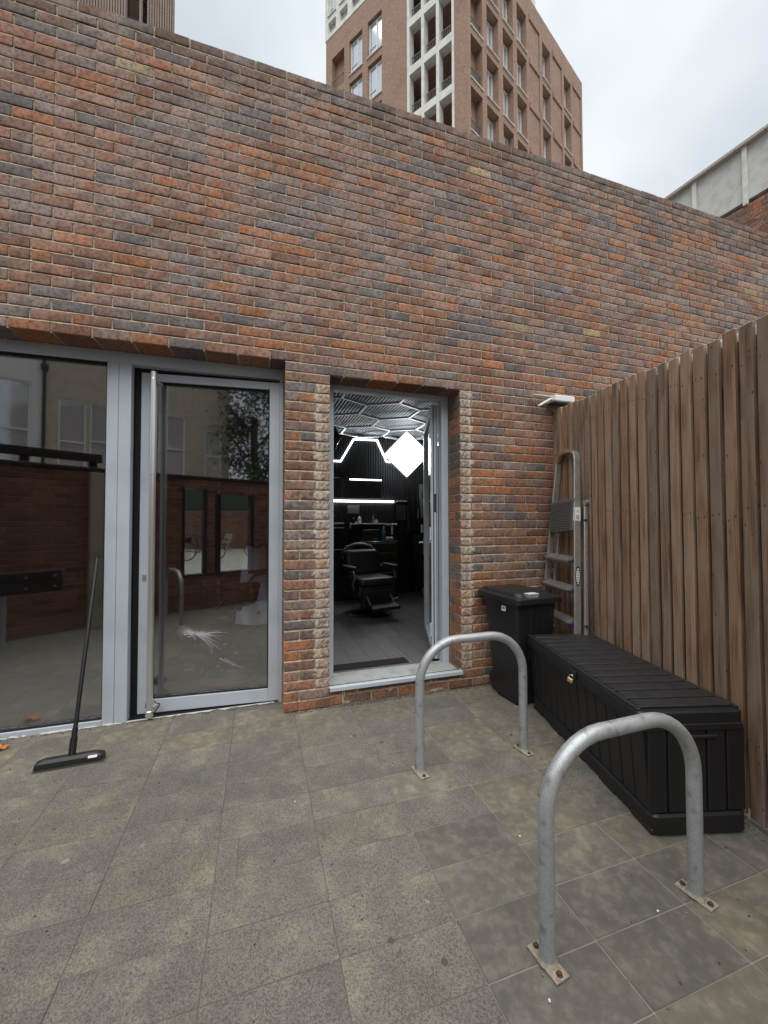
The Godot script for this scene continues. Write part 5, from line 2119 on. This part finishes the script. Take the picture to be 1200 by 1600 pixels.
func bar_between(g: Geo, a: Vector3, b: Vector3, w: float, h: float) -> void:
	var d := (b - a).normalized()
	var up := Vector3.BACK if absf(d.z) < 0.7 and absf(d.y) > 0.1 or absf(d.x) > 0.99 else Vector3.UP
	up = (up - d * up.dot(d)).normalized()
	g.box((a + b) / 2, Vector3(w, h, a.distance_to(b) + w * 0.5), 0.003, Basis(up.cross(d), up, d))

func shop_things() -> void:
	var fy := 0.128
	# hexagon lamps on the back wall
	var led := thing("hexagon_wall_light", "glowing white zigzag of light bars on the slatted wall behind the diamond sign", "light")
	var zz := -3.735
	var pts := [Vector3(0.1, 2.47, zz), Vector3(0.84, 2.47, zz), Vector3(1.07, 2.87, zz), Vector3(1.5, 2.88, zz), Vector3(1.68, 2.5, zz), Vector3(2.2, 2.47, zz), Vector3(2.42, 2.72, zz), Vector3(2.5, 2.87, zz), Vector3(2.9, 2.87, zz)]
	for i in pts.size() - 1:
		var g := Geo.new()
		var d: Vector3 = pts[i + 1] - pts[i]
		g.box((pts[i] + pts[i + 1]) / 2, Vector3(d.length() + 0.012, 0.027, 0.03), 0.004, Basis(Vector3.BACK, atan2(d.y, d.x)))
		obj("light_bar", g, M.lamp_white, led)
		area((pts[i] + pts[i + 1]) / 2 + Vector3(0, 0, 0.022), Vector2(d.length(), 0.036), 0.07, Vector3(0, PI, atan2(d.y, d.x)))
	# the diamond light box
	var sg := thing("diamond_sign", "bright white diamond shaped light box hanging before the slatted wall", "sign", Vector3(1.87, 2.55, -3.2), -0.42)
	var b := Geo.new()
	b.box(Vector3.ZERO, Vector3(0.54, 0.54, 0.08), 0.006, Basis(Vector3.BACK, PI / 4))
	obj("light_box", b, M.sign_white, sg)
	var fr := Geo.new()
	for k in 4:
		var a := PI / 4 + k * PI / 2
		fr.box(Vector3(cos(a) * 0.281, sin(a) * 0.281, 0), Vector3(0.018, 0.58, 0.09), 0.003, Basis(Vector3.BACK, a))
	obj("rim", fr, M.white_mat, sg)
	var hg := Geo.new()
	hg.rod(Vector3(0, 0.37, 0), Vector3(0, 0.45, 0), 0.006, 6)
	obj("hanger", hg, M.rail_dark, sg)
	area(sg.transform * Vector3(0, 0, 0.055), Vector2(0.42, 0.42), 0.5, Vector3(0, -0.42 + PI, PI / 4))
	# ceiling lamp net, seen from below, dull in daylight
	var net := thing("ceiling_hexagon_frame", "pale hexagon net of slim tubes hung under the slatted ceiling", "light frame")
	var yh := 2.915
	var sx := 0.38
	var hexes := []
	for r in range(-3, 4):
		for c in range(-3, 5):
			hexes.append(Vector2(1.165 + c * 0.74 + (0.37 if posmod(r, 2) else 0.0), -2.04 - r * 0.63))
	var seen := {}
	for hc: Vector2 in hexes:
		for k in 6:
			var a0 := PI / 6 + k * PI / 3
			var a1 := a0 + PI / 3
			var p0 := hc + Vector2(cos(a0) * 0.4273, sin(a0) * 0.42)
			var p1 := hc + Vector2(cos(a1) * 0.4273, sin(a1) * 0.42)
			var mid := (p0 + p1) / 2
			var key := "%d_%d" % [roundi(mid.x * 20), roundi(mid.y * 20)]
			if seen.has(key) or mid.x < -0.15 or mid.x > 3.4 or mid.y < -3.7 or mid.y > -0.4:
				continue
			seen[key] = true
			var g := Geo.new()
			bar_between(g, Vector3(p0.x, yh, p0.y), Vector3(p1.x, yh, p1.y), 0.034, 0.03)
			obj("tube", g, M.lamp_profile, net)
	# long light bar over the shelf and the dark screen
	var lb := thing("shelf_light", "long glowing white light bar under the black wall screen", "light")
	obj("light_bar", one(Vector3(0.9, 1.775, -3.72), Vector3(1.82, 0.034, 0.05), 0.005), M.lamp_white, lb)
	area(Vector3(0.9, 1.775, -3.69), Vector2(1.8, 0.045), 0.12, Vector3(0, PI, 0))
	var tv := thing("wall_screen", "black glossy screen on the slatted wall above the long light bar", "screen")
	obj("panel", one(Vector3(0.82, 2.0, -3.73), Vector3(1.5, 0.36, 0.035), 0.004), M.black_gloss, tv)
	var tl := Geo.new()
	tl.box(Vector3(1.28, 2.155, -3.70), Vector3(0.58, 0.02, 0.03), 0.003)
	tag(obj("slim_light", tl, M.lamp_white), "thin glowing bar across the top of the black wall screen", "light")
	area(Vector3(1.28, 2.155, -3.68), Vector2(0.58, 0.02), 0.025, Vector3(0, PI, 0))
	var card := thing("notice_card", "small grey notice card pinned under the long light bar", "notice")
	obj("card", one(Vector3(1.07, 1.63, -3.745), Vector3(0.21, 0.14, 0.006)), M.grey_panel, card)
	var pic := thing("dark_picture", "dark framed picture right of the light bar", "picture")
	obj("frame", one(Vector3(1.96, 1.60, -3.74), Vector3(0.23, 0.36, 0.025), 0.004), M.black_gloss, pic)
	obj("print", one(Vector3(1.96, 1.58, -3.726), Vector3(0.19, 0.28, 0.004)), mat("print_grey", 0.035, 0.035, 0.038, 0.7), pic)
	obj("picture_light", one(Vector3(1.96, 1.785, -3.71), Vector3(0.18, 0.014, 0.05), 0.003), M.white_mat, pic)
	# shelves with bottles
	var s1 := thing("wall_shelf", "white shelf carrying bottles under the notice card", "shelf")
	obj("board", one(Vector3(1.31, 1.375, -3.67), Vector3(0.62, 0.022, 0.16), 0.003), M.white_mat, s1)
	obj("bracket", one(Vector3(1.01, 1.33, -3.72), Vector3(0.015, 0.07, 0.05)), M.white_mat, s1)
	var s2 := thing("low_shelf", "short white shelf at the left edge of the open doorway", "shelf")
	obj("board", one(Vector3(0.66, 1.385, -3.66), Vector3(0.42, 0.02, 0.16), 0.003), M.white_mat, s2)
	obj("board", one(Vector3(0.66, 1.31, -3.66), Vector3(0.42, 0.014, 0.14), 0.003), M.white_mat, s2)
	var kinds := [[1.16, 0.05, 0.13, "white_plastic", "white pump bottle on the bottle shelf"], [1.10, 0.03, 0.03, "white_plastic", "small white jar on the bottle shelf"], [1.41, 0.035, 0.15, "grey_panel", "tall grey spray bottle on the bottle shelf"], [1.46, 0.05, 0.07, "white_plastic", "round white tub on the bottle shelf"], [1.05, 0.03, 0.12, "black_gloss", "black bottle on the bottle shelf"], [0.70, 0.045, 0.16, "black_gloss", "black bottle on the short shelf"]]
	for q in kinds:
		var g := Geo.new()
		var r: float = q[1] * 0.6
		var h: float = q[2]
		g.lathe(Vector3.ZERO, [Vector2(r, 0), Vector2(r, h * 0.7), Vector2(r * 0.45, h * 0.8), Vector2(r * 0.45, h), Vector2(0.0, h)], 14)
		var o := tag(obj("bottle", g, M[q[3]]), q[4], "bottle", "bottles on the shelves") as Node3D
		o.position = Vector3(q[0], 1.387 if q[0] > 0.9 else 1.396, -3.66)
	var hk := thing("clipper_hook", "white T shaped holder on the wall right of the bottle shelf", "holder")
	obj("arm", one(Vector3(1.765, 1.365, -3.71), Vector3(0.2, 0.028, 0.06), 0.006), M.white_mat, hk)
	obj("stem", one(Vector3(1.775, 1.265, -3.72), Vector3(0.038, 0.18, 0.035), 0.005), M.white_mat, hk)
	# counter, drawers and what is on them
	var ct := thing("counter", "low black counter along the slatted wall at the left", "counter")
	obj("top", one(Vector3(0.62, 0.96, -3.5), Vector3(0.9, 0.03, 0.46), 0.004), M.black_gloss, ct)
	obj("body", one(Vector3(0.62, 0.53, -3.52), Vector3(0.88, 0.80, 0.4), 0.004), M.black_leather, ct)
	obj("edge_strip", one(Vector3(0.62, 0.962, -3.268), Vector3(0.9, 0.012, 0.006)), M.white_mat, ct)
	var dr := thing("drawer_cabinet", "black drawer cabinet behind the barber chair", "cabinet")
	obj("body", one(Vector3(1.42, 0.61, -3.5), Vector3(0.66, 0.96, 0.44), 0.005), M.black_leather, dr)
	for k in 5:
		var g := Geo.new()
		g.box(Vector3(1.42, 1.01 - k * 0.165, -3.272), Vector3(0.62, 0.15, 0.02), 0.004)
		var o := obj("drawer", g, M.black_gloss, dr)
		obj("handle", one(Vector3(1.42, 1.055 - k * 0.165, -3.256), Vector3(0.5, 0.012, 0.018), 0.003), M.rail_dark, o)
	var bx := thing("equipment_box", "black equipment box on top of the drawer cabinet", "box")
	obj("case", one(Vector3(1.30, 1.185, -3.45), Vector3(0.27, 0.19, 0.2), 0.008), M.black_leather, bx)
	obj("label_plate", one(Vector3(1.36, 1.13, -3.348), Vector3(0.07, 0.03, 0.003)), M.grey_panel, bx)
	var wb := thing("water_bottle", "blue plastic water bottle on the drawer cabinet", "bottle", Vector3(1.52, 1.092, -3.40))
	var wg := Geo.new()
	wg.lathe(Vector3.ZERO, [Vector2(0.0, 0.0), Vector2(0.036, 0.0), Vector2(0.038, 0.02), Vector2(0.034, 0.08), Vector2(0.038, 0.13), Vector2(0.034, 0.17), Vector2(0.014, 0.21), Vector2(0.014, 0.225)], 16, true)
	obj("body", wg, M.bottle_blue, wb)
	var wc := Geo.new()
	wc.lathe(Vector3(0, 0.222, 0), [Vector2(0.016, 0.0), Vector2(0.016, 0.02), Vector2(0.0, 0.02)], 12)
	obj("cap", wc, M.white_plastic, wb)
	var ts := thing("tissue_pack", "crumpled white tissue pack beside the water bottle", "tissues", Vector3(1.63, 1.092, -3.40))
	var tg := Geo.new()
	tg.pad(Vector3(0, 0.03, 0), Vector3(0.12, 0.06, 0.08), 0.025, 5)
	obj("pack", tg, M.white_paper, ts)
	# hanging capes and panel at the right
	var cape := Geo.new()
	var cp := []
	for j in 9:
		var line := PackedVector3Array()
		for i in 15:
			var f := i / 14.0
			line.append(Vector3(2.05 + f * (0.30 + 0.1 * j / 8.0), 2.02 - j * 0.1, -3.66 + 0.035 * sin(f * 21.0) * (0.3 + j / 8.0)))
		cp.append(line)
	cape.grid(cp, Vector3.BACK)
	tag(obj("barber_cape", cape, M.black_cloth), "black barber cape hanging beside the open door leaf", "cape")
	var gp := thing("grey_board", "plain grey board standing behind the open door leaf", "board")
	obj("board", one(Vector3(2.42, 1.78, -3.66), Vector3(0.3, 0.62, 0.02), 0.004, Basis(Vector3.BACK, -0.08)), M.grey_panel, gp)
	var tb := thing("tool_trolley", "black tool trolley on castors at the right of the barber room", "trolley")
	obj("body", one(Vector3(2.35, 0.74, -3.35), Vector3(0.5, 0.9, 0.4), 0.006), M.black_leather, tb)
	obj("top_tray", one(Vector3(2.35, 1.21, -3.35), Vector3(0.52, 0.02, 0.42), 0.004), M.black_gloss, tb)
	for q in [[2.15, -3.2], [2.55, -3.2], [2.15, -3.5], [2.55, -3.5]]:
		var g := Geo.new()
		g.xf = Transform3D(Basis(Vector3.BACK, PI / 2), Vector3(q[0], fy + 0.045, q[1]))
		g.lathe(Vector3(0, -0.012, 0), [Vector2(0.0, 0.0), Vector2(0.045, 0.0), Vector2(0.045, 0.024), Vector2(0.0, 0.024)], 16)
		g.xf = Transform3D.IDENTITY
		g.box(Vector3(q[0], fy + 0.12, q[1]), Vector3(0.03, 0.1, 0.03))
		obj("castor", g, M.chrome, tb)
	var jars := [["small clear jar on the tool trolley, nearest the cape", 2.2], ["small clear jar in the middle of the tool trolley", 2.3], ["small clear jar on the tool trolley beside the door leaf", 2.4]]
	for q in jars:
		var g := Geo.new()
		g.lathe(Vector3.ZERO, [Vector2(0.0, 0.0), Vector2(0.035, 0.0), Vector2(0.035, 0.12), Vector2(0.03, 0.14), Vector2(0.0, 0.14)], 14)
		var o := tag(obj("glass_jar", g, M.clear_plastic), q[0], "jar", "jars on the tool trolley") as Node3D
		o.position = Vector3(q[1], 1.222, -3.3)
	var mt := thing("door_mat", "dark strip mat just inside the open doorway", "mat")
	obj("strip", one(Vector3(0.42, fy + 0.004, -0.43), Vector3(0.75, 0.008, 0.13), 0.002), M.black_cloth, mt)
	var seat := barber_chair("black leather barber chair with round backrest facing the open doorway", Vector3(0.97, fy, -2.38), 0.2)
	seat.scale = Vector3(1.06, 0.89, 1.04)
	var spk := thing("wall_speaker", "black pointed speaker under the ceiling at the left of the doorway", "speaker", Vector3(0.34, 2.52, -2.2))
	var sp := Geo.new()
	sp.loft([ring_rect(-0.14, -0.12, 0.10, -0.1, 0.1, 0.02), ring_rect(0.0, -0.16, 0.17, -0.13, 0.13, 0.02), ring_rect(0.16, -0.12, 0.10, -0.1, 0.1, 0.02)], false)
	obj("case", sp, M.black_gloss, spk)
	var sr := Geo.new()
	sr.rod(Vector3(0, 0.15, 0), Vector3(0, 0.45, 0), 0.01, 8)
	obj("hanger", sr, M.rail_dark, spk)

func barber_chair(label: String, at: Vector3, turn: float) -> Node3D:
	var t := thing("barber_chair", label, "barber chair", at, turn)
	var g := Geo.new()
	g.lathe(Vector3.ZERO, [Vector2(0.0, 0.0), Vector2(0.32, 0.0), Vector2(0.32, 0.012), Vector2(0.28, 0.03), Vector2(0.12, 0.05), Vector2(0.09, 0.06)], 32)
	obj("base", g, M.black_leather, t)
	g = Geo.new()
	g.lathe(Vector3.ZERO, [Vector2(0.085, 0.05), Vector2(0.085, 0.27), Vector2(0.07, 0.28), Vector2(0.07, 0.4)], 24)
	obj("column", g, M.black_leather, t)
	g = Geo.new()
	g.pad(Vector3(0, 0.39, 0.0), Vector3(0.54, 0.19, 0.52), 0.03)
	obj("seat_frame", g, M.black_leather, t)
	g = Geo.new()
	g.pad(Vector3(0, 0.525, 0.02), Vector3(0.54, 0.14, 0.56), 0.06)
	obj("seat", g, M.black_leather, t)
	g = Geo.new()
	g.pad(Vector3(0, 0.27, 0.25), Vector3(0.46, 0.3, 0.07), 0.025, 5, Basis(Vector3.RIGHT, 0.12))
	obj("apron", g, M.black_leather, t)
	# tufted round-topped back
	g = Geo.new()
	var tilt := Basis(Vector3.RIGHT, -0.16)
	g.pad(Vector3(0, 0.77, -0.23), Vector3(0.52, 0.44, 0.15), 0.07, 6, tilt)
	obj("backrest", g, M.black_leather, t)
	g = Geo.new()
	var path := PackedVector3Array()
	for k in 17:
		var a := PI * k / 16.0
		path.append(Vector3(cos(a) * 0.25, 0.83 + sin(a) * 0.22, -0.28 - sin(a) * 0.03))
	g.tube(path, 0.05, 12)
	obj("back_rim", g, M.black_leather, t)
	g = Geo.new()
	g.pad(Vector3(0, 0.955, -0.30), Vector3(0.42, 0.2, 0.07), 0.03, 5, tilt)
	obj("crown_panel", g, M.black_leather, t)
	for s: float in [-1.0, 1.0]:
		var a := node_part("arm", t)
		g = Geo.new()
		g.tube(PackedVector3Array([Vector3(s * 0.27, 0.40, 0.12), Vector3(s * 0.31, 0.5, 0.16), Vector3(s * 0.29, 0.62, 0.2), Vector3(s * 0.30, 0.70, 0.12), Vector3(s * 0.28, 0.71, -0.2)]), 0.016, 8)
		obj("bracket", g, M.rail_dark, a)
		g = Geo.new()
		g.pad(Vector3(s * 0.30, 0.745, 0.04), Vector3(0.075, 0.04, 0.34), 0.018)
		obj("armrest", g, M.black_leather, a)
	var f := node_part("footrest", t)
	g = Geo.new()
	g.pad(Vector3(0, 0.19, 0.42), Vector3(0.4, 0.06, 0.18), 0.02, 5, Basis(Vector3.RIGHT, 0.25))
	obj("plate", g, M.black_leather, f)
	g = Geo.new()
	for s: float in [-0.17, 0.17]:
		g.rod(Vector3(s, 0.38, 0.24), Vector3(s, 0.2, 0.40), 0.014, 8)
	obj("strut", g, M.rail_dark, f)
	g = Geo.new()
	g.rod(Vector3(0.1, 0.1, 0), Vector3(0.36, 0.2, 0.1), 0.011, 8)
	g.rod(Vector3(0.33, 0.19, 0.09), Vector3(0.39, 0.215, 0.12), 0.018, 8)
	obj("pump_lever", g, M.rail_dark, t)
	return t

# ------------------------------------------------------------------ things that show through or in the glazed front
func behind_things() -> void:
	# a covered chair in the unlit unit
	var at := Vector3(-0.66, 0.0, -2.85)
	var c := barber_chair("black barber chair half covered with a clear plastic sheet behind the glazed door", at, -0.9)
	var g := Geo.new()
	var p := []
	for j in 15:
		var line := PackedVector3Array()
		for i in 22:
			var a := -1.2 + i / 21.0 * 3.0
			var f := j / 14.0
			var r := 0.20 + 0.30 * f + 0.05 * sin(a * 7.0 + f * 4.0) * f
			line.append(Vector3(0.02 + cos(a) * r, 1.06 - 1.0 * pow(f, 0.85) + 0.02 * sin(a * 5.0), -0.12 + sin(a) * r))
		p.append(line)
	g.grid(p, Vector3.RIGHT)
	var sh := tag(obj("plastic_sheet", g, M.plastic_sheet), "crumpled clear plastic sheet draped over the barber chair behind the glazed door", "sheet") as Node3D
	sh.position = at
	sh.rotation.y = -0.2
	# bench back of bolted planks against the yard wall
	var b := thing("plank_bench_back", "dark plank board bolted to steel posts, mirrored in the left pane", "board")
	var g2 := Geo.new()
	g2.xf = wall_xf(0, -0.6)
	g2.box(Vector3(-0.1, 0.80, 0), Vector3(0.95, 0.115, 0.04), 0.004)
	obj("plank", g2, M.dark_timber, b)
	g2 = Geo.new()
	g2.xf = wall_xf(0, -0.6)
	g2.box(Vector3(-0.1, 0.68, 0), Vector3(0.95, 0.115, 0.04), 0.004)
	obj("plank", g2, M.dark_timber, b)
	for x: float in [-0.35, 0.05, 0.3]:
		for y: float in [0.80, 0.68]:
			var k := Geo.new()
			k.xf = wall_xf(x, -0.6)
			k.rod(Vector3(0, y, -0.03), Vector3(0, y, -0.018), 0.012, 10)
			obj("bolt", k, M.brushed_steel, b)
	for x: float in [-0.12, -0.55]:
		g2 = Geo.new()
		g2.xf = wall_xf(x, -0.56)
		g2.rod(Vector3(0, 0, 0), Vector3(0, 0.75, 0), 0.025, 12)
		obj("post", g2, M.galvanised_steel, b)
	# the court beyond the openings
	var far := thing("court_wall", "brown brick wall at the back of the court, mirrored in the glazed door", "wall")
	var g3 := Geo.new()
	g3.box(Vector3(-3.5, 1.0, 18.8), Vector3(13.0, 2.0, 0.3))
	obj("wall", g3, M.tower_brick, far)
	g3 = Geo.new()
	for r in 26:
		var x := -10.0 + (0.12 if r % 2 else 0.0)
		while x < 3.0:
			g3.col = brick_colour(x, 1.0)[0] * 1.2
			g3.box(Vector3(x + 0.115, 0.04 + r * 0.075, 18.64), Vector3(0.215, 0.065, 0.05), 0.0)
			x += 0.225
	stuff(obj("brickwork", g3, M.brick, far))
	var hd := thing("green_screen", "dark green garden screen above the court wall, mirrored in the glazed door", "screen")
	g3 = Geo.new()
	g3.box(Vector3(-3.5, 2.6, 19.1), Vector3(13.0, 1.2, 0.06), 0.01)
	obj("panel", g3, M.hedge_green, hd)
	for k in 24:
		g3 = Geo.new()
		g3.lathe(Vector3(-8.2 + k * 0.25, 3.2, 19.06), [Vector2(0.06, 0.0), Vector2(0.06, 0.12), Vector2(0.0, 0.16)], 8)
		obj("finial", g3, M.white_plastic, hd)
	struct("court_paving", one(Vector3(-4.0, -0.045, 12.5), Vector3(18.0, 0.05, 12.6)), mat("court_pale", 0.34, 0.335, 0.29, 0.9))
	# folding chair
	var ch := thing("folding_chair", "pale green slatted folding chair in the court, mirrored in the glazed door", "chair", Vector3(-4.62, 0, 16.7), 0.6)
	g3 = Geo.new()
	for k in 3:
		g3.box(Vector3(0, 0.62 + k * 0.09, 0.19), Vector3(0.40, 0.06, 0.015), 0.003)
	obj("backrest", g3, M.chair_green, ch)
	g3 = Geo.new()
	for k in 5:
		g3.box(Vector3(0, 0.44, -0.16 + k * 0.08), Vector3(0.40, 0.015, 0.06), 0.003)
	obj("seat", g3, M.chair_green, ch)
	for s: float in [-0.2, 0.2]:
		g3 = Geo.new()
		g3.rod(Vector3(s, 0, -0.22), Vector3(s, 0.86, 0.22), 0.012, 8)
		obj("leg", g3, M.chair_green, ch)
		g3 = Geo.new()
		g3.rod(Vector3(s * 0.9, 0, 0.24), Vector3(s * 0.9, 0.44, -0.16), 0.012, 8)
		obj("leg", g3, M.chair_green, ch)
	bicycle("dark bicycle in the court left of the opening's post, mirrored in the glazed door", Vector3(-4.35, 0, 11.75), 0.1, M.black_gloss)
	bicycle("bicycle with a red bag at the court opening, mirrored in the glazed door", Vector3(-2.1, 0, 12.3), 0.1, M.bike_red)

func bicycle(label: String, at: Vector3, turn: float, paint: Material) -> void:
	var t := thing("bicycle", label, "bicycle", at, turn, "bicycles in the court")
	for x: float in [-0.52, 0.52]:
		var w := node_part("wheel", t)
		var g := Geo.new()
		var path := PackedVector3Array()
		for k in 29:
			var a := TAU * k / 28
			path.append(Vector3(x + cos(a) * 0.33, 0.35 + sin(a) * 0.33, 0))
		g.tube(path, 0.02, 8, false)
		obj("tyre", g, M.tyre_black, w)
		g = Geo.new()
		for k in 12:
			var a := TAU * k / 12
			g.rod(Vector3(x, 0.35, 0), Vector3(x + cos(a) * 0.32, 0.35 + sin(a) * 0.32, 0), 0.003, 4)
		obj("spokes", g, M.chrome, w)
	var f := Geo.new()
	var hub := Vector3(-0.52, 0.35, 0)
	var bb := Vector3(-0.08, 0.3, 0)
	var seat := Vector3(-0.2, 0.85, 0)
	var head := Vector3(0.36, 0.88, 0)
	f.rod(hub, bb, 0.012, 8)
	f.rod(hub, seat, 0.01, 8)
	f.rod(bb, seat, 0.016, 8)
	f.rod(bb, head, 0.018, 8)
	f.rod(seat, head, 0.016, 8)
	f.rod(head + Vector3(-0.02, 0.08, 0), Vector3(0.52, 0.35, 0), 0.014, 8)
	obj("frame", f, paint, t)
	f = Geo.new()
	f.pad(seat + Vector3(-0.02, 0.08, 0), Vector3(0.26, 0.06, 0.14), 0.025)
	obj("saddle", f, M.black_leather, t)
	f = Geo.new()
	f.tube(PackedVector3Array([head + Vector3(0.06, 0.13, -0.25), head + Vector3(-0.02, 0.12, 0), head + Vector3(0.06, 0.13, 0.25)]), 0.012, 8)
	obj("handlebar", f, M.chrome, t)
	f = Geo.new()
	f.box(hub + Vector3(0.0, 0.42, 0), Vector3(0.28, 0.2, 0.2), 0.02)
	obj("bag", f, paint, t)
